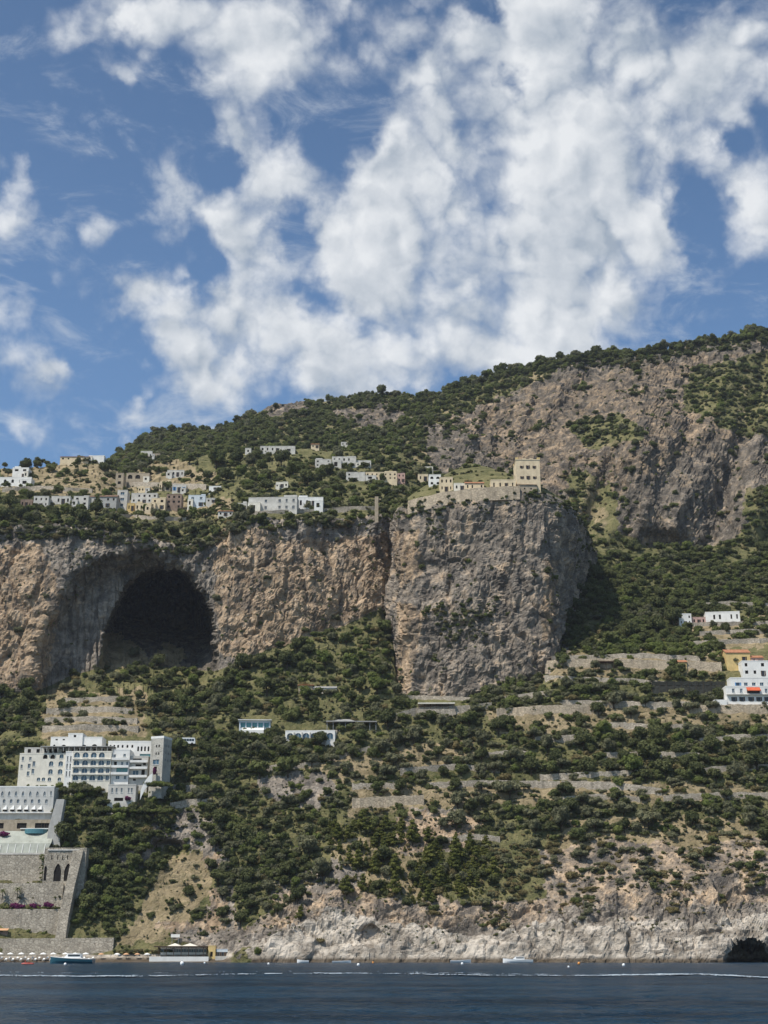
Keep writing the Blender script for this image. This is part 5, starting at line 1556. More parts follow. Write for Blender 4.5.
# ---- beach: parasols, restaurant, cabins
def parasol(u, v, label, dia_px, hpx, mat, group, Y_=None):
    y = Y_ or (gy(u, v) - .3)
    z = z_of(v, y)
    px = (y * CP + (z - HC) * SP) / F
    root = thing('parasol', label, 'parasol', Vector((x_of(u, y, z), y, z)), random.uniform(0, .8), group)
    r, h_ = dia_px * px / 2, hpx * px
    mb = MB(); mb.tube([(0, 0, -.6), (0, 0, h_)], .05, 6); mb.build('pole', M['metal'], root)
    mb = MB(); mb.lathe([(r, h_ * .70), (r * .97, h_ * .74), (r * .55, h_ * .90), (.06, h_ * 1.0)], k=8); mb.build('canopy', M[mat], root)
    return root
pu = [85.5, 75, 65, 53, 43, 32, 21, 10, 0]
ordn = ['first', 'second', 'third', 'fourth', 'fifth', 'sixth', 'seventh', 'eighth', 'ninth']
for k, u_ in enumerate(pu):
    parasol(u_, 958.2, 'white beach parasol, %s from the bare end of the sea wall' % ordn[k], 6.8, 5.4, 'canvas', 'white parasols on the hotel beach', 524.0 + random.uniform(-.5, .5))
for k, (u_, mt, lb) in enumerate([(101, 'orangecloth', 'faded orange parasol near the end of the sea wall'), (117, 'canvas', 'white parasol between two orange ones on the public beach'), (126, 'orangecloth', 'orange parasol beside the white public beach one'), (137, 'orangecloth', 'orange parasol nearest the restaurant terrace'), (147, 'canvas', 'white parasol against the restaurant terrace edge')]):
    parasol(u_, 958.4, lb, 6.4, 5.2, mt, 'parasols on the public beach', 525.5)
# rows of sun loungers under the white parasols
lm = MB()
lm.box(-.35, .35, -1.0, .35, .28, .38)
lm.loft([[(-.35, .36, .28), (.35, .36, .28), (.35, .36, .38), (-.35, .36, .38)], [(-.35, 1.0, .72), (.35, 1.0, .72), (.35, 1.0, .82), (-.35, 1.0, .82)]])
for x in (-.3, .3):
    for y in (-.9, .2):
        lm.box(x - .04, x + .04, y - .04, y + .04, -.2, .277)
lme = lm.mesh('sun_lounger', M['canvas'])
for k in range(26):
    u_ = -2 + k * 3.75 + random.uniform(-.5, .5)
    y = 522.2 + (k % 2) * 2.4
    z = z_of(960.3 - (k % 2) * 1.3, y)
    o = link('sun_lounger', lme, None, (x_of(u_, y, z), y, z), random.uniform(-.2, .2))
    tag(o, 'white sun lounger in the row under the beach parasols', 'sun lounger', 'sun loungers on the hotel beach')
s = Spot(156, 206, 958, .2, 524.0)
root = thing('beach_restaurant', 'white beach restaurant with wide dark flat roof on posts', 'restaurant', s.loc())
LAND.append(('the beach restaurant', 180, 950))
W = 46 * s.px
mb = MB(); mb.box(-W / 2 - 1.6, W / 2 + .6, -.8, 7.5, s.lz(947.2), s.lz(946)); mb.build('roof', M['timber'], root)
for k in range(7):
    x = -W / 2 + .3 + (W - .6) * k / 6
    mb = MB(); mb.box(x - .11, x + .11, -.5, -.28, s.lz(957.4), s.lz(947.2) - .004); mb.build('post', M['timber'], root)
block(root, 'wall', M['white'], 0, 5.6, 0, W, 1.6, s.lz(947.4), [(W * (k + .5) / 9 - 1.0, W * (k + .5) / 9 + 1.0, s.lz(952.4), s.lz(948.8), 0, 'blue') for k in range(9)], 0, 0, 3)
mb = MB(); mb.box(s.lx(150), s.lx(209), -1.6, -1.2, -2.5, s.lz(956.6)); mb.box(s.lx(150), s.lx(209), -1.2, 5.4, -2.5, s.lz(957.2)); mb.build('terrace', M['white'], root)
mb = MB()
for k, (ua, ub) in enumerate(((166, 180), (180.4, 196))):
    c = s.lx((ua + ub) / 2)
    hw = (ub - ua) / 2 * s.px
    mb.loft([[(c - hw, 1, s.lz(946) + .004), (c + hw, 1, s.lz(946) + .004), (c + hw, 6, s.lz(946) + .004), (c - hw, 6, s.lz(946) + .004)], [(c - .1, 3.4, s.lz(943.2)), (c + .1, 3.4, s.lz(943.2)), (c + .1, 3.6, s.lz(943.2)), (c - .1, 3.6, s.lz(943.2))]])
mb.build('tent_roof', M['cream'], root)
s = Spot(170, 180, 945, .5)
root = thing('sign_board', 'blank white sign box on a post above the beach restaurant', 'sign', s.loc())
mb = MB(); mb.box(-4.4 * s.px, 4.4 * s.px, -.2, .2, s.lz(937.4), s.lz(934.2)); mb.build('panel', M['white'], root)
mb = MB(); mb.tube([(-1.2, 0, -2), (-1.2, 0, s.lz(937.4))], .1, 6); mb.build('post', M['metal'], root)
mb = MB(); mb.tube([(1.2, 0, -2), (1.2, 0, s.lz(937.4))], .1, 6); mb.build('post', M['metal'], root)
s = Spot(208, 215, 957, .2, 526.0)
root = thing('beach_cabin', 'yellow-ochre changing cabin beside the beach restaurant', 'cabin', s.loc(), 0, 'beach cabins')
W = 7.4 * s.px
block(root, 'wall', M['yellow'], 0, 0, 0, W, 3, s.lz(946), [(W * .3, W * .65, .1, 1.9, 0, 'dark')], 0, .2, 3)
s = Spot(216, 238, 957.5, .2, 526.5)
root = thing('beach_cabin', 'low grey-blue row of changing cabins by the rocks', 'cabin', s.loc(), 0, 'beach cabins')
W = 22 * s.px
block(root, 'wall', M['paleblue'], 0, 0, 0, W, 3, s.lz(949.5), [(W * (k + .5) / 5 - .45, W * (k + .5) / 5 + .45, .4, 2.0, 0, 'brown') for k in range(5)], 0, .2, 3)
mb = MB(); mb.box(-W / 2, W / 2, -2.6, -.2, -2, .5); mb.build('terrace', M['offwhite'], root)

# ---- boats and buoys
def ysea(v):
    k = (512.0 - v) / F
    return -HC * (CP - k * SP) / (SP + k * CP)
def boat(name, label, u0, u1, v, beam, hull, fb, cabin=True, flip=1, group=None, screen=True):
    y = min(ysea(v), 497.0 if u0 > 240 else 515.0)
    px = (y * CP - HC * SP) / F
    L = (u1 - u0) * px
    root = thing(name, label, 'boat', Vector(((((u0 + u1) / 2) - 384) * px, y, .05)), R(4) * flip, group)
    rings = []
    n = 12
    for k in range(n + 1):
        t_ = k / n
        x = flip * (-L / 2 + L * t_)                       # t = 0 stern, 1 bow
        wd = beam / 2 * (1 - .04 * (1 - t_)) * (1 - max(0, (t_ - .45) / .55) ** 2.2) + .03
        sh = fb * (1 + .55 * t_ ** 2)
        rings.append([(x, -wd, sh), (x, -wd * .92, sh * .45), (x, -wd * .5, -.35), (x, wd * .5, -.35), (x, wd * .92, sh * .45), (x, wd, sh)])
    mb = MB(); mb.loft(rings); mb.build('hull', hull, root)
    mb = MB()
    dk = []
    for k in range(n + 1):
        t_ = k / n
        r_ = rings[k]
        dk.append([(r_[0][0], r_[0][1] * 1.03, r_[0][2] + .01), (r_[5][0], r_[5][1] * 1.03, r_[5][2] + .01), (r_[5][0], r_[5][1] * 1.03, r_[5][2] + .16), (r_[0][0], r_[0][1] * 1.03, r_[0][2] + .16)])
    mb.loft(dk); mb.build('deck', M['gelcoat'], root)
    if cabin:
        a, b_, hh = flip * -L * .22, flip * L * .18, fb * 1.05
        mb = MB()
        w_ = beam * .33
        z0 = fb * 1.12 + .17
        mb.loft([[(a, -w_, z0), (b_, -w_, z0), (b_, w_, z0), (a, w_, z0)], [(a + flip * .2, -w_ * .9, z0 + hh), (b_ - flip * L * .1, -w_ * .85, z0 + hh), (b_ - flip * L * .1, w_ * .85, z0 + hh), (a + flip * .2, w_ * .9, z0 + hh)]])
        mb.build('cabin', M['gelcoat'], root)
        mb = MB()
        x0, x1 = min(a, b_ - flip * L * .08) + .4, max(a, b_ - flip * L * .08) - .3
        mb.box(x0, x1, -w_ - .04, -w_ + .1, z0 + hh * .4, z0 + hh * .8); mb.build('window', M['glass'], root)
    elif screen:
        mb = MB(); x = flip * L * .08
        mb.loft([[(x, -beam * .36, fb + .2), (x + .06, -beam * .36, fb + .2), (x + .06, beam * .36, fb + .2), (x, beam * .36, fb + .2)], [(x - flip * .5, -beam * .3, fb + .95), (x - flip * .5 + .06, -beam * .3, fb + .95), (x - flip * .5 + .06, beam * .3, fb + .95), (x - flip * .5, beam * .3, fb + .95)]]); mb.build('windscreen', M['glass'], root)
        mb = MB(); xs_ = -flip * L / 2
        mb.box(xs_ - .3, xs_ + .3, -.25, .25, .1, fb + .7); mb.build('outboard', M['dark'], root)
    return root
boat('motor_yacht', 'dark teal motor yacht with white deck moored off the beach', 49.5, 94, 963.6, 4.0, M['boathull'], 1.35, True, -1)
boat('speedboat', 'white speedboat with cabin moored below the pale rocks', 503, 533, 961.9, 2.8, M['gelcoat'], .85, True, -1, 'small boats moored off the rocks')
boat('open_boat', 'low open white boat with windscreen near a buoy', 450, 471, 962.0, 2.2, M['gelcoat'], .6, False, 1, 'small boats moored off the rocks')
boat('dinghy', 'small white dinghy close to the pale rocks', 297, 309, 961.9, 1.8, M['gelcoat'], .6, False, -1, 'small boats moored off the rocks')
boat('rowing_boat', 'long low pale rowing boat without engine by the rocks', 332, 351, 962.3, 1.6, M['gelcoat'], .4, False, 1, 'small boats moored off the rocks', False)
# red pedal float
y = ysea(964.3)
px = y * CP / F
root = thing('pedal_boat', 'small red pedal boat floating near the teal motor yacht', 'pedal boat', Vector(((28.6 - 384) * px, y, .02)), .2)
for sy in (-.55, .55):
    mb = MB(); mb.loft([[(x, sy + r_ * math.cos(a * math.pi / 4), .15 + r_ * math.sin(a * math.pi / 4)) for a in range(8)] for x, r_ in ((-1.9, .08), (-1.5, .26), (1.3, .26), (1.9, .1))]); mb.build('float', M['red'], root, smooth=True)
mb = MB(); mb.box(-.9, .8, -.75, .75, .42, .55); mb.box(-.9, -.75, -.7, .7, .553, 1.15); mb.build('seat', M['red'], root)
bz = [(66, 965.2, 'white', 'white mooring buoy in front of the teal motor yacht', .42), (182.5, 964.8, 'white', 'big white mooring buoy off the beach restaurant', .62), (205, 963.6, 'white', 'small white buoy near the yellow changing cabin', .34), (268.8, 964.6, 'white', 'white buoy off the start of the pale rocks', .36), (358.4, 965.8, 'white', 'white buoy drifting below the grey rock hollow', .42),
      (373, 963.2, 'orange', 'orange buoy close to the pale rocks', .36), (462, 964.6, 'white', 'white buoy beside the low open boat', .42), (578.5, 964.3, 'orange', 'yellow-orange buoy off the dark rock cleft', .44), (623, 966.0, 'white', 'white buoy far from any boat before the pale rocks', .42), (568, 967.5, 'white', 'tiny white buoy nearest the foam line', .26)]
for (u_, v_, mt, lb, r_) in bz:
    y = min(ysea(v_), 498.0 if u_ > 240 else 515.0)
    px = y * CP / F
    root = thing('buoy', lb, 'buoy', Vector(((u_ - 384) * px, y, r_ * .55)), 0, 'buoys off the shore')
    mb = MB(); mb.lathe([(.05, -r_ * 1.1), (r_ * .75, -r_ * .7), (r_, 0), (r_ * .8, r_ * .65), (r_ * .3, r_), (.08, r_ * 1.05)], k=12); mb.build('float', M['gelcoat' if mt == 'white' else mt], root, smooth=True)
    mb = MB(); mb.tube([(0, 0, r_ * 1.0), (0, 0, r_ * 1.0 + .25)], .06, 6); mb.build('ring', M['dark'], root)

# ------------------------------------------------------------------ single trees and shrubs
HEADW = {('round', 'dark'): 'round dark evergreen tree', ('round', 'mid'): 'round mid-green tree', ('wide', 'mid'): 'spreading mid-green tree', ('wide', 'olive'): 'spreading grey-green olive tree', ('round', 'olive'): 'round grey-green olive tree', ('round', 'bright'): 'round bright green tree',
         ('pine', 'pine'): 'yellowish green pine', ('cypress', 'dark'): 'slim dark cypress', ('wide', 'dark'): 'spreading dark evergreen tree', ('bush', 'purple'): 'purple flowering bush'}
TNAME = {'round': 'broadleaf_tree', 'wide': 'broadleaf_tree', 'pine': 'pine_tree', 'cypress': 'cypress_tree', 'bush': 'bush'}
trees = []
def put_tree(u, v, dpx, kind, colr, squash=1.0):
    P_ = ground(u, v)
    px = (P_.y * CP + (P_.z - HC) * SP) / F
    i = random.choice(VIX[(kind, colr)])
    cm, tm, _, _ = PLANT[i]
    root = link(TNAME[kind], None, None, P_, random.uniform(0, 6.28))
    d_ = dpx * px
    root.scale = (d_, d_, d_ * squash * random.uniform(.9, 1.1))
    link('trunk', tm, root)
    link('crown', cm, root)
    trees.append([root, u, v, dpx, kind, colr])
ZONES = [  # polygon, number, size range in px, plant mix
    ([(88, 820), (168, 812), (172, 838), (150, 860), (120, 900), (84, 930), (80, 900), (92, 850)], 24, (14, 27), [('round', 'dark', 5), ('wide', 'dark', 3), ('round', 'bright', 2), ('round', 'mid', 3)]),
    ([(190, 790), (225, 780), (260, 860), (300, 850), (330, 880), (262, 935), (225, 925), (205, 850)], 26, (13, 25), [('round', 'dark', 5), ('wide', 'dark', 3), ('round', 'olive', 2), ('wide', 'mid', 1)]),
    ([(180, 740), (330, 745), (340, 775), (260, 780), (190, 790), (172, 760)], 24, (13, 25), [('round', 'dark', 3), ('wide', 'olive', 2), ('round', 'olive', 2), ('wide', 'mid', 2)]),
    ([(335, 835), (395, 830), (480, 850), (470, 900), (400, 900), (345, 895)], 26, (12, 19), [('pine', 'pine', 7), ('round', 'dark', 2)]),
    ([(350, 725), (490, 715), (555, 745), (560, 780), (400, 782), (350, 775)], 34, (12, 23), [('round', 'olive', 3), ('wide', 'olive', 3), ('round', 'dark', 3), ('round', 'mid', 1)]),
    ([(560, 690), (725, 695), (725, 712), (640, 722), (560, 712), (545, 695)], 16, (11, 19), [('wide', 'olive', 4), ('round', 'dark', 2), ('round', 'olive', 2)]),
    ([(560, 735), (768, 745), (768, 785), (680, 785), (570, 775)], 30, (14, 27), [('round', 'dark', 5), ('wide', 'mid', 2), ('round', 'olive', 2), ('round', 'bright', 1), ('cypress', 'dark', .6)]),
    ([(430, 790), (768, 800), (768, 830), (560, 835), (440, 835)], 26, (14, 27), [('round', 'dark', 3), ('wide', 'olive', 3), ('wide', 'dark', 2), ('round', 'olive', 2)]),
    ([(480, 840), (768, 840), (768, 870), (600, 880), (500, 890)], 7, (11, 19), [('wide', 'olive', 3), ('round', 'dark', 2)]),
    ([(150, 690), (240, 670), (300, 650), (390, 630), (392, 700), (320, 715), (200, 720), (145, 725)], 30, (12, 23), [('round', 'dark', 3), ('round', 'mid', 3), ('round', 'bright', 2), ('wide', 'dark', 2)]),
    ([(-10, 695), (35, 693), (30, 725), (-10, 738)], 8, (13, 25), [('round', 'dark', 4), ('wide', 'dark', 2)]),
    ([(556, 600), (600, 575), (690, 610), (670, 645), (560, 655)], 20, (13, 25), [('round', 'dark', 5), ('wide', 'dark', 3), ('round', 'mid', 2)]),
    ([(75, 522), (200, 525), (195, 545), (160, 537), (80, 532)], 14, (13, 25), [('wide', 'dark', 4), ('round', 'dark', 3)]),
    ([(0, 500), (100, 510), (240, 512), (240, 520), (0, 525)], 12, (10, 17), [('round', 'dark', 4), ('wide', 'mid', 2)]),
    ([(180, 462), (330, 465), (340, 490), (250, 495), (190, 480)], 14, (12, 23), [('round', 'dark', 5), ('round', 'mid', 3)]),
    ([(0, 462), (110, 462), (110, 470), (0, 474)], 6, (6, 10), [('round', 'dark', 4)]),
    ([(480, 378), (560, 360), (660, 350), (768, 332), (768, 337), (660, 356), (560, 366), (480, 384)], 34, (7, 13), [('round', 'dark', 4), ('wide', 'dark', 2)]),
]
for poly, n, (d0, d1), mix in ZONES:
    us_ = [p[0] for p in poly]; vs_ = [p[1] for p in poly]
    got, tries = [], 0
    while len(got) < n * .86 and tries < 4000:
        tries += 1
        u, v = random.uniform(min(us_), max(us_)), random.uniform(min(vs_), max(vs_))
        if not bool(inpoly(np.array(u), np.array(v), poly)):
            continue
        if any(a0 - 3 < u < a1 + 3 and b0 - 2 < v < b1 + 7 for a0, a1, b0, b1, _ in RECTS):
            continue
        d_ = d0 + (d1 - d0) * random.random() ** 1.5
        if any(math.hypot(u - a, (v - b) * 1.4) < .5 * (d_ + c) for a, b, c in got):
            continue
        got.append((u, v, d_))
        k, c, _ = random.choices(mix, [m_[2] for m_ in mix])[0]
        put_tree(u, v, d_ * (.62 if k == 'cypress' else 1), k, c)
# particular trees that the photo shows plainly
for (u, v, d_, k, c, q_) in [(381, 397, 11, 'round', 'dark', 1.3), (372, 398, 7, 'round', 'dark', 1), (425, 399, 7, 'round', 'dark', 1), (176, 806, 17, 'round', 'mid', 1), (64, 848, 20, 'round', 'dark', 1.25), (102, 812, 22, 'wide', 'dark', .9), (88, 795, 12, 'wide', 'dark', 1), (658, 748, 20, 'round', 'dark', 1.15), (646, 782, 15, 'round', 'dark', 1), (562, 770, 17, 'wide', 'olive', 1), (470, 815, 16, 'round', 'dark', 1.1), (266, 492, 17, 'round', 'dark', .9), (90, 504, 9, 'round', 'dark', 1.1), (60, 512, 15, 'wide', 'dark', 1), (8, 476, 9, 'round', 'dark', 1), (38, 468, 8, 'round', 'dark', 1), (80, 467, 9, 'round', 'dark', 1), (640, 745, 8, 'cypress', 'dark', 1), (300, 920, 10, 'pine', 'pine', 1.1), (494, 927, 9, 'round', 'dark', 1), (696, 500, 8, 'round', 'dark', 1), (222, 920, 14, 'round', 'dark', 1), (735, 665, 9, 'wide', 'olive', 1), (25, 893, 7, 'round', 'mid', 1.3)]:
    put_tree(u, v, d_, k, c, q_)
# skyline tree tops are seen against the sky; bougainvillea hangs on the hotel walls
pm_, pt_ = crown_geo('bush', 91)[:2], crown_geo('bush', 91)[2]
pme = bpy.data.meshes.new('crown_purple')
pme.from_pydata(pm_[0], [], pm_[1]); pme.materials.append(M['leaf_purple'])
ptm = pt_.mesh('stem', M['bark'], True)
def bougainvillea(u, v, y, dx, dz, label):
    z = z_of(v, y)
    px = (y * CP + (z - HC) * SP) / F
    root = thing('bougainvillea', label, 'bush', Vector((x_of(u, y, z), y, z)), 0, 'bougainvillea on the hotel terraces')
    root.scale = (dx * px, 3.0, dz * px * 1.4)
    link('stem', ptm, root); link('crown', pme, root)
bougainvillea(15, 909, 536.5, 19, 7.5, 'long purple bougainvillea on the streaked wall beside a green bush')
bougainvillea(33, 908.6, 536.8, 15, 6.5, 'dull purple bougainvillea in the middle of the streaked wall')
bougainvillea(47, 908, 536.6, 13, 7.5, 'purple bougainvillea ending at the bastion wall')
bougainvillea(3, 836, 550.5, 13, 6, 'purple bougainvillea on the edge of the pale hall roof')
bougainvillea(127, 800, 562.5, 8, 5, 'purple bougainvillea on the garden pavilion front')
bougainvillea(136, 806, 562.0, 5, 5, 'small purple bougainvillea at the garden pavilion corner')
bougainvillea(154, 774, 566.0, 5, 8, 'dark purple bougainvillea at the corner tower foot')

# labels: every tree is told by its look and its nearest landmark
from collections import defaultdict
LAND += [('the great cave mouth', 160, 660), ('the tower cliff foot', 470, 700), ('the ochre grass slope', 170, 890), ('the sea cave', 747, 945), ('the tan rock scar', 440, 830), ('the pale shore rocks', 420, 915), ('the pale shore rocks beyond the cleft', 600, 905), ('the hollow in the gully', 168, 850), ('the deep notch beside the tower cliff', 388, 600), ('the dark side of the tower cliff', 590, 600),
         ('the bare rocky skyline knob', 290, 404), ('the mountain gully', 600, 500), ('the highest skyline', 740, 335), ('the pine grove', 400, 870), ('the wall ending the dry scrub', 720, 800), ('the bare scree', 240, 800), ('the olive terraces', 560, 760), ('the crest above the crags', 560, 360), ('the crest over the pale crags', 650, 350), ('the wooded shoulder crest', 500, 378), ('the wooded valley floor', 640, 640), ('the big green bowl', 300, 660), ('the buttress foot', 90, 910)]
byl = defaultdict(list)
for tr in trees:
    root, u, v, d_, k, c = tr
    nm, lu, lv = min(LAND, key=lambda q_: math.hypot(q_[1] - u, (q_[2] - v) * 1.3))
    du, dv = lu - u, lv - v
    dist = math.hypot(du, dv)
    if abs(dv) > abs(du) * .7:
        rel = 'just above' if dv > 0 else 'just below'
    else:
        rel = 'beside'
    if dist > 45:
        rel = {'just above': 'well above', 'just below': 'well below', 'beside': 'some way from'}[rel]
    byl[(HEADW[(k, c)], rel, nm)].append(tr)
rank = {2: ['larger', 'smaller'], 3: ['largest', 'mid-sized', 'smallest']}
for (hd, rel, nm), lst in byl.items():
    lst.sort(key=lambda t_: -t_[3])
    for i_, tr in enumerate(lst):
        w_ = hd
        if len(lst) in rank:
            w_ = rank[len(lst)][i_] + ' ' + hd
        elif len(lst) > 3:
            w_ = ('largest ' if i_ == 0 else 'second largest ' if i_ == 1 else 'smallest ' if i_ == len(lst) - 1 else 'middling ') + hd
        tag(tr[0], '%s %s %s' % (w_, rel, nm), 'tree', ('middling %ss %s %s' % (hd, rel, nm)) if 'middling' in w_ else 'trees on the slopes')
print('trees', len(trees))

def ledge(u0, u1, v, Y_, n, d0, d1, cols_=('mid', 'dark', 'bright')):
    for k in range(n):
        u = random.uniform(u0, u1)
        y = Y_ + random.uniform(-.6, 1.2)
        z = z_of(v + random.uniform(-.8, .8), y)
        px = (y * CP + (z - HC) * SP) / F
        d_ = px * random.uniform(d0, d1)
        pts.append((x_of(u, y, z), y, z)); scl.append((d_, d_, d_ * random.uniform(.8, 1.3))); rots.append((0, 0, random.uniform(0, 6.28))); var.append(random.choice(VIX[('bush', random.choice(cols_))]))
ledge(-20, 60, 909, 536.5, 60, 2, 5)
ledge(-20, 58, 932, 533.4, 45, 2, 4.5)
ledge(40, 60, 934, 533.2, 14, 3, 6, ('bright', 'mid'))
ledge(-20, 44, 884, 541.5, 50, 2, 5)
ledge(-20, 60, 898, 538.0, 30, 1.6, 4)
for k in range(26):
    ledge(39.5, 44, 883 - k * 1.1, 542.4, 2, 2, 4, ('mid', 'bright'))
ledge(70, 104, 939, 533.0, 24, 2, 5)
ledge(60, 100, 791, 566.0, 40, 3, 7, ('olive', 'mid', 'dark'))
ledge(25, 60, 787, 561.0, 14, 2, 4.5, ('mid', 'bright'))
ledge(146, 174, 786, 564.5, 50, 4, 9, ('mid', 'bright', 'dark'))
ledge(100, 172, 812, 560.5, 50, 4, 9, ('mid', 'bright', 'dark'))
ledge(60, 110, 822, 556.5, 40, 4, 10, ('mid', 'dark', 'olive'))
ledge(105, 175, 952, 529.5, 40, 2, 6, ('dry', 'olive', 'mid'))
ledge(8, 44, 746, 586.0, 40, 3, 8)
ledge(-10, 16, 770, 577.0, 30, 3, 8)

# palms on the ledge of the hotel wall
def palm(u, v, y, hpx, label):
    z = z_of(v, y)
    px = (y * CP + (z - HC) * SP) / F
    h_ = hpx * px
    root = thing('palm_tree', label, 'palm', Vector((x_of(u, y, z), y, z)), random.uniform(0, 6), 'palms on the hotel wall ledge')
    mb = MB(); mb.tube([(0, 0, -.5), (.08, 0, h_ * .4), (.02, .05, h_ * .8)], [.2, .15, .12], 6); mb.build('trunk', M['bark'], root)
    mb = MB()
    for k in range(16):
        a = k * 2.4
        el = .9 - 1.5 * (k / 16)
        L_ = h_ * .42
        prev = None
        for j in range(6):
            t_ = j / 5
            r_ = L_ * t_ * math.cos(el * (1 - .5 * t_))
            zz = h_ * .8 + L_ * (t_ * math.sin(el) - .55 * t_ * t_)
            w_ = .26 * (1 - t_) + .04
            c_, s_ = math.cos(a), math.sin(a)
            cur = [(r_ * c_ - w_ * s_, r_ * s_ + w_ * c_, zz - .06), (r_ * c_, r_ * s_, zz), (r_ * c_ + w_ * s_, r_ * s_ - w_ * c_, zz - .06)]
            if prev:
                mb.face([prev[0], prev[1], cur[1], cur[0]]); mb.face([prev[1], prev[2], cur[2], cur[1]])
            prev = cur
    mb.build('crown', M['leaf_mid'], root)
palm(17, 899, 537.6, 13, 'taller palm on the ledge above the purple flowers')
palm(2, 899, 537.6, 11, 'shorter palm on the ledge farther from the bastion')

# keep the scrub off the fronts of the buildings
A_ = np.array(pts)
au, av = project(A_)
okp = np.ones(len(A_), bool)
for (u0, u1, vt, vb, y_) in RECTS:
    okp &= ~((au > u0 - 1.5) & (au < u1 + 1.5) & (av > vt - 1) & (av < vb + (1.0 if vb < 520 else 4.0)) & (A_[:, 1] < y_ + 4))
for (wu, wv, wh, wy) in WALLS:
    near = (au > wu[0]) & (au < wu[-1]) & (A_[:, 1] < wy + 2) & (A_[:, 1] > wy - 14)
    dv_ = np.interp(au, wu, wv) - av
    okp &= ~(near & (dv_ < wh) & (dv_ > -5) & (rng.uniform(size=len(au)) < .84))
pts = list(A_[okp])
scl = list(np.array(scl)[okp]); rots = list(np.array(rots)[okp]); var = list(np.array(var)[okp])
gp = bpy.data.meshes.new('scrub_points')
gp.from_pydata([tuple(p) for p in pts], [], [])
for nm, typ, dat in (('plant_scale', 'FLOAT_VECTOR', scl), ('plant_rot', 'FLOAT_VECTOR', rots)):
    a_ = gp.attributes.new(nm, typ, 'POINT')
    a_.data.foreach_set('vector', np.array(dat, np.float32).ravel())
a_ = gp.attributes.new('plant_kind', 'INT', 'POINT')
a_.data.foreach_set('value', np.array(var, np.int32))
scrub = link('scrub', gp)
tag(scrub, 'dense green scrub and small trees covering the slopes', None, None, 'stuff')
ng = bpy.data.node_groups.new('scrub_scatter', 'GeometryNodeTree')
ng.interface.new_socket('Geometry', in_out='INPUT', socket_type='NodeSocketGeometry')
ng.interface.new_socket('Geometry', in_out='OUTPUT', socket_type='NodeSocketGeometry')
gi_ = ng.nodes.new('NodeGroupInput')
go_ = ng.nodes.new('NodeGroupOutput')
ip = ng.nodes.new('GeometryNodeInstanceOnPoints')
ci = ng.nodes.new('GeometryNodeCollectionInfo')
ci.inputs['Collection'].default_value = lib
ci.inputs['Separate Children'].default_value = True
ci.inputs['Reset Children'].default_value = True
ng.links.new(gi_.outputs[0], ip.inputs['Points'])
ng.links.new(ci.outputs[0], ip.inputs['Instance'])
ip.inputs['Pick Instance'].default_value = True
def named(nm, dt):
    n_ = ng.nodes.new('GeometryNodeInputNamedAttribute')
    n_.data_type = dt
    n_.inputs['Name'].default_value = nm
    return [s_ for s_ in n_.outputs if s_.enabled and s_.name == 'Attribute'][0]
ng.links.new(named('plant_kind', 'INT'), ip.inputs['Instance Index'])
ng.links.new(named('plant_scale', 'FLOAT_VECTOR'), ip.inputs['Scale'])
e2r = ng.nodes.new('FunctionNodeEulerToRotation')
ng.links.new(named('plant_rot', 'FLOAT_VECTOR'), e2r.inputs[0])
ng.links.new(e2r.outputs[0], ip.inputs['Rotation'])
ng.links.new(ip.outputs[0], go_.inputs[0])
md = scrub.modifiers.new('scatter', 'NODES')
md.node_group = ng
print('scrub plants', len(pts))
# ------------------------------------------------------------------ the sea
us = np.concatenate([np.linspace(-6000, -320, 30), np.arange(-300, 1068, 2.6), np.linspace(1088, 6800, 30)])
Ys = [14.0, 24, 34]
Yc = 42.0
while Yc < 600:
    Ys.append(Yc)
    Yc += max(0.35, Yc * Yc / (HC * F) * 0.45)
Ys += [700, 1000, 3000, 12000, 25000]
Ys = np.array(Ys)
Ug, Yg = np.meshgrid(us, Ys)
Xg = (Ug - 384.0) / F * (Yg * CP - HC * SP)
q = np.stack([Xg, Yg, 0 * Xg], -1)
Zg = 0.24 * fbm(q / np.array([8.0, 4.0, 1]) + 2, 3) + 0.08 * fbm(q / np.array([1.6, 1.1, 1]) + 9, 2)
Zg *= sstep(900, 560, Yg)
sea_v = np.stack([Xg, Yg, Zg], -1)
m = NT('sea_water')
p = m.pos(0.55, 1, 1)
n1 = m.noise(p, 0.55, 4, 0.65)
n2 = m.noise(p, 1.6, 4, 0.65)
n3 = m.noise(m.pos(0.25, 1, 1), 0.06, 3, 0.6)
c = m.mix(m.ss(0.35, 0.65, n3), (0.004, 0.02, 0.042), (0.011, 0.043, 0.08))
h = m.math('ADD', m.math('MULTIPLY', n1, 1.2), m.math('MULTIPLY', n2, 0.45))
b = m.bsdf(c, 0.22, 0.16, m.bump(h, 1.0, 1.6))
b.inputs['IOR'].default_value = 1.33
M['sea'] = m.mat
sea = link('sea', big_mesh('sea', sea_v.reshape(-1, 3), grid_quads(*Xg.shape), M['sea']))
tag(sea, 'dark blue choppy sea in front of the coast', None, None, 'structure')

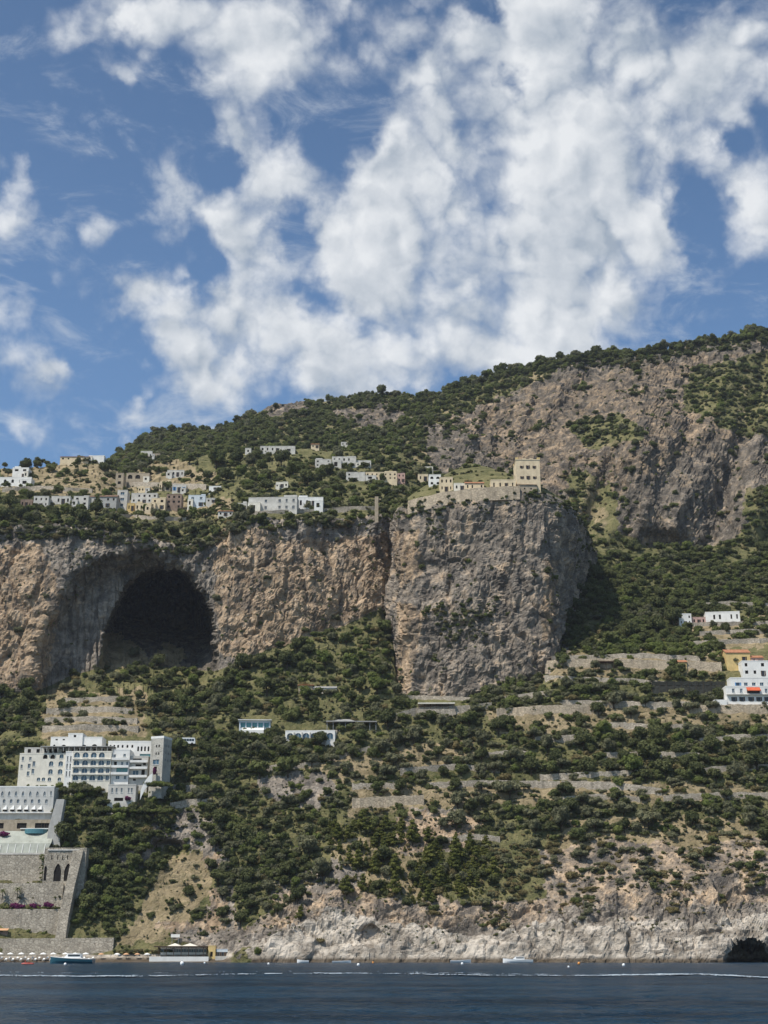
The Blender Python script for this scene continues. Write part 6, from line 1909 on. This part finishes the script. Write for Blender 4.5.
# broken lines of white foam left by a passing boat
def wake_row(u):
    return 972.0 + 1.2 * np.sin(u / 70.0) + np.interp(u, [-300, 250, 470, 640, 700, 768, 1070], [5, 3.2, 3.0, 3.2, 3.5, 7.5, 9])
mb_v, mb_q = [], []
def foam_line(rowfun, width, thr, seed):
    u = np.arange(-120, 900, 0.9)
    k = np.linspace(-1, 1, 9)
    uu, kk = np.meshgrid(u, k)
    vv = rowfun(uu) + kk * width
    Yw = -(HC) * (CP - (512 - vv) / F * SP) / (SP + (512 - vv) / F * CP)
    Xw = (uu - 384.0) / F * (Yw * CP - HC * SP)
    nz = 1.35 * fbm(np.stack([Xw / 3.2, Yw / 8.0, 0 * Xw + seed], -1), 4, 0.75) + 0.5 * fbm(np.stack([Xw / 26.0, 0 * Yw, 0 * Xw + seed + 5], -1), 2) - 0.7 * np.abs(kk)
    for a in range(len(k) - 1):
        for b_ in range(len(u) - 1):
            if nz[a, b_] + nz[a + 1, b_ + 1] > 2 * thr + 0.9 * (random.random() - .4):
                n0 = len(mb_v)
                for (i, j) in ((a, b_), (a, b_ + 1), (a + 1, b_ + 1), (a + 1, b_)):
                    mb_v.append((Xw[i, j], Yw[i, j], 0.13))
                mb_q.append((n0, n0 + 1, n0 + 2, n0 + 3))
foam_line(wake_row, 1.0, -0.2, 1.0)
foam_line(lambda u: wake_row(u) - 2.2 + 0.004 * (u - 300), 0.8, 0.12, 8.0)
mf = NT('sea_foam')
mf.bsdf(mf.mix(mf.ss(0.3, 0.7, mf.noise(mf.pos(), 0.8, 4, 0.6)), (0.16, 0.22, 0.27), (0.5, 0.54, 0.56)), 0.9, 0.2)
foam = link('sea_foam', big_mesh('sea_foam', np.array(mb_v), np.array(mb_q), mf.mat, smooth=False))
tag(foam, 'broken white wake lines across the dark sea', None, None, 'stuff')

# ------------------------------------------------------------------ sky, clouds and sun
SUN_AZ, SUN_EL = R(50), R(57)             # to the left of and behind the boat
Sdir = Vector((-math.sin(SUN_AZ) * math.cos(SUN_EL), -math.cos(SUN_AZ) * math.cos(SUN_EL), math.sin(SUN_EL)))
sl = bpy.data.lights.new('sun', 'SUN')
sl.energy = 3.5
sl.angle = R(0.5)
sl.color = (1.0, 0.95, 0.87)
so = bpy.data.objects.new('sun', sl)
COL.objects.link(so)
so.rotation_euler = Sdir.to_track_quat('Z', 'Y').to_euler()
so.location = Sdir * 3000

w = bpy.data.worlds.new('World')
scene.world = w
w.use_nodes = True
class WT(NT):
    def __init__(self, tree):
        self.t = tree
        self.t.nodes.clear()
        self.out = self.n('ShaderNodeOutputWorld')
m = WT(w.node_tree)
sky = m.n('ShaderNodeTexSky', sky_type='NISHITA')
sky.sun_disc = False
sky.sun_elevation = SUN_EL
sky.sun_rotation = math.pi + SUN_AZ
sky.air_density = 1.0
sky.dust_density = 0.6
sky.ozone_density = 2.0
tc = m.n('ShaderNodeTexCoord')
D = tc.outputs['Generated']
sx = m.n('ShaderNodeSeparateXYZ')
m.l(D, sx.inputs[0])
def dirof(u, v):
    k = (512.0 - v) / F
    d = np.array([(u - 384.0) / F, CP - k * SP, SP + k * CP])
    return d / np.linalg.norm(d)
BL = [  # direction (given by u, v), radius in px, weight
    (470, 240, 125, .9), (560, 230, 105, .8), (600, 165, 90, .65), (425, 150, 85, .6), (395, 235, 75, .7), (520, 325, 85, .8), (440, 315, 75, .65), (625, 265, 62, .6),
    (345, 245, 52, .6), (560, 100, 66, .6), (640, 120, 75, .6), (700, 105, 65, .55), (750, 55, 60, .6), (745, 195, 48, .7), (500, 55, 46, .6), (430, 65, 62, .6),
    (548, 18, 40, .8), (690, 20, 40, .35), (620, 60, 40, .4), (250, 55, 75, .75), (225, 105, 48, .5), (190, 35, 55, .5), (150, 0, 44, .6), (262, 165, 44, .6), (305, 20, 52, .5), (325, 95, 36, .35),
    (165, 168, 30, .6), (198, 205, 36, .8), (238, 240, 42, .7), (265, 292, 50, .75), (236, 345, 56, .8), (300, 360, 60, .8), (355, 372, 55, .85), (195, 372, 40, .55), (215, 405, 38, .6), (398, 362, 38, .7), (150, 305, 34, .7), (118, 285, 24, .6), (180, 335, 34, .6),
    (25, 405, 48, .6), (65, 385, 30, .45), (60, 325, 40, -.4), (95, 365, 26, -.6), (110, 220, 40, -.35), (60, 120, 60, -.3), (450, 130, 60, .35), (300, 120, 40, -.3), (300, 290, 26, -.3), (122, 414, 20, .85), (30, 300, 24, .3), (78, 174, 26, .5), (12, 178, 26, .55), (15, 238, 26, .5), (95, 234, 20, .45), (715, 255, 26, .4), (60, 218, 18, .35), (130, 75, 14, .5), (640, 330, 34, .4), (430, 385, 40, .5), (560, 370, 44, .5), (100, 300, 30, .35),
    (507, 92, 17, -.9), (452, 143, 18, -.8), (601, 104, 18, -.6), (418, 205, 13, -.7), (576, 168, 20, -.4), (733, 148, 20, -.6), (690, 235, 34, -.7), (640, 205, 20, -.4), (420, 60, 16, -.5), (490, 10, 16, -.7), (210, 170, 26, -.5), (330, 300, 24, -.45), (295, 215, 22, -.5), (345, 150, 30, -.35), (205, 285, 20, -.7),
]
wn = m.n('ShaderNodeTexNoise')
m.l(D, wn.inputs['Vector'])
wn.inputs['Scale'].default_value = 13.0
wn.inputs['Detail'].default_value = 5
wn.inputs['Roughness'].default_value = 0.6
wv = m.n('ShaderNodeVectorMath', operation='MULTIPLY_ADD')
m.l(wn.outputs['Color'], wv.inputs[0])
wv.inputs[1].default_value = (0.085, 0.085, 0.085)
wv.inputs[2].default_value = (-0.0425, -0.0425, -0.0425)
wa = m.n('ShaderNodeVectorMath', operation='ADD')
m.l(D, wa.inputs[0])
m.l(wv.outputs[0], wa.inputs[1])
Dw = wa.outputs[0]
def cover(vec):
    acc = None
    for (u, v, r, wt) in BL:
        dn = m.n('ShaderNodeVectorMath', operation='DISTANCE')
        m.l(vec, dn.inputs[0])
        dn.inputs[1].default_value = tuple(dirof(u, v))
        mr = m.n('ShaderNodeMapRange', interpolation_type='SMOOTHSTEP')
        m.l(dn.outputs['Value'], mr.inputs['Value'])
        mr.inputs['From Min'].default_value = 1.5 * r / F
        mr.inputs['From Max'].default_value = 0.0 * r / F
        mr.inputs['To Min'].default_value = 0.0
        mr.inputs['To Max'].default_value = wt
        acc = mr.outputs[0] if acc is None else m.math('ADD', acc, mr.outputs[0])
    return acc
def puff(vec, scale):
    """rounded heads with dark creases between them"""
    acc = None
    for k, (f_, w_) in enumerate(((1.0, 0.55), (2.3, 0.3), (5.1, 0.15))):
        b_ = m.math('MULTIPLY', m.math('ABSOLUTE', m.math('SUBTRACT', m.noise(vec, scale * f_, 0.0, 0.5, 0.0), 0.5)), 3.2 * w_)
        acc = b_ if acc is None else m.math('ADD', acc, b_)
    return acc
wq = m.n('ShaderNodeTexNoise')
m.l(D, wq.inputs['Vector'])
wq.inputs['Scale'].default_value = 26.0
wq.inputs['Detail'].default_value = 5
wq.inputs['Roughness'].default_value = 0.6
wqa = m.n('ShaderNodeVectorMath', operation='MULTIPLY_ADD')
m.l(wq.outputs['Color'], wqa.inputs[0])
wqa.inputs[1].default_value = (0.03, 0.03, 0.03)
m.l(D, wqa.inputs[2])
DQ = wqa.outputs[0]
def shifted(vec, k):
    off = m.n('ShaderNodeVectorMath', operation='ADD')
    m.l(vec, off.inputs[0])
    off.inputs[1].default_value = (-0.010 * k, 0.0, 0.012 * k)
    return off.outputs[0]
def body(k):
    v_ = DQ if k == 0 else shifted(DQ, k)
    d_ = D if k == 0 else shifted(D, k)
    return m.math('ADD', m.math('MULTIPLY', puff(v_, 11.0), 0.85), m.math('MULTIPLY', m.noise(d_, 22.0, 9, 0.6, 0.1), 0.62))
cv = m.math('MINIMUM', cover(Dw), 0.98)
n0 = body(0)
n1 = body(1.0)
wisp = m.noise(D, 9.0, 9, 0.6, 0.25)
dens = m.math('ADD', m.math('MULTIPLY', cv, 0.95), m.math('MULTIPLY', m.math('SUBTRACT', n0, 0.6), 1.5))
dens = m.math('ADD', dens, m.math('MULTIPLY', m.math('SUBTRACT', wisp, 0.5), 1.9))
alpha = m.ss(0.07, 1.0, dens)
# sunlit and shaded sides of the billows: compare with the cloud a little nearer the sun
lit = m.math('ADD', 0.6, m.math('MULTIPLY', m.math('SUBTRACT', n0, n1), 1.7))
thick = m.ss(0.9, 2.0, dens)
lit = m.math('SUBTRACT', lit, m.math('MULTIPLY', thick, 0.2))
lit = m.math('ADD', lit, m.math('MULTIPLY', m.math('SUBTRACT', m.noise(D, 9.0, 3, 0.5, 0.0), 0.5), 0.9), clamp=True)
ccol = m.mix(lit, (2.1, 2.45, 2.9), (4.75, 4.85, 4.95))
skyc = m.mix(1.0, sky.outputs[0], (0.57, 0.69, 0.755), 'MULTIPLY')
# no clouds below the horizon or far round the back
deep = m.n('ShaderNodeMapRange')
m.l(sx.outputs['Z'], deep.inputs['Value'])
deep.inputs['From Min'].default_value = 0.42
deep.inputs['From Max'].default_value = 0.66
deep.inputs['To Min'].default_value = 1.0
deep.inputs['To Max'].default_value = 0.8
sc_ = m.n('ShaderNodeVectorMath', operation='SCALE')
m.l(skyc, sc_.inputs[0])
m.l(deep.outputs[0], sc_.inputs['Scale'])
skyc = sc_.outputs[0]
# thin high veils
veil_n = m.n('ShaderNodeMapping')
m.l(D, veil_n.inputs['Vector'])
veil_n.inputs['Rotation'].default_value = (0.0, 0.5, 0.0)
veil_n.inputs['Scale'].default_value = (1.0, 1.0, 2.4)
veil = m.math('MULTIPLY', m.ss(0.5, 0.78, m.noise(veil_n.outputs[0], 13.0, 9, 0.66, 0.5)), 0.6)
skyc = m.mix(veil, skyc, (3.5, 3.8, 4.15))
final = m.mix(m.math('MULTIPLY', alpha, 0.95), skyc, ccol)
bg = m.n('ShaderNodeBackground')
m.l(final, bg.inputs['Color'])
bg.inputs['Strength'].default_value = 0.125
m.l(bg.outputs[0], m.out.inputs['Surface'])

scene.view_settings.view_transform = 'Standard'
scene.view_settings.look = 'None'
scene.view_settings.gamma = 1.0
scene.view_settings.exposure = 0.54
scene.cycles.max_bounces = 5
scene.cycles.diffuse_bounces = 4
scene.cycles.glossy_bounces = 3
scene.cycles.use_denoising = True

# thin summer haze over the coast
hb_ = MB()
hb_.box(-2600, 2600, -60, 2300, -8, 760)
hm = NT('summer_haze')
pv = hm.n('ShaderNodeVolumePrincipled')
pv.inputs['Color'].default_value = (0.85, 0.9, 1.0, 1)
pv.inputs['Density'].default_value = 0.000045
pv.inputs['Anisotropy'].default_value = 0.3
hm.l(pv.outputs[0], hm.out.inputs['Volume'])
hz = hb_.build('haze', hm.mat)
tag(hz, 'thin blue summer haze in the air along the coast', None, None, 'stuff')
scene.cycles.volume_bounces = 0
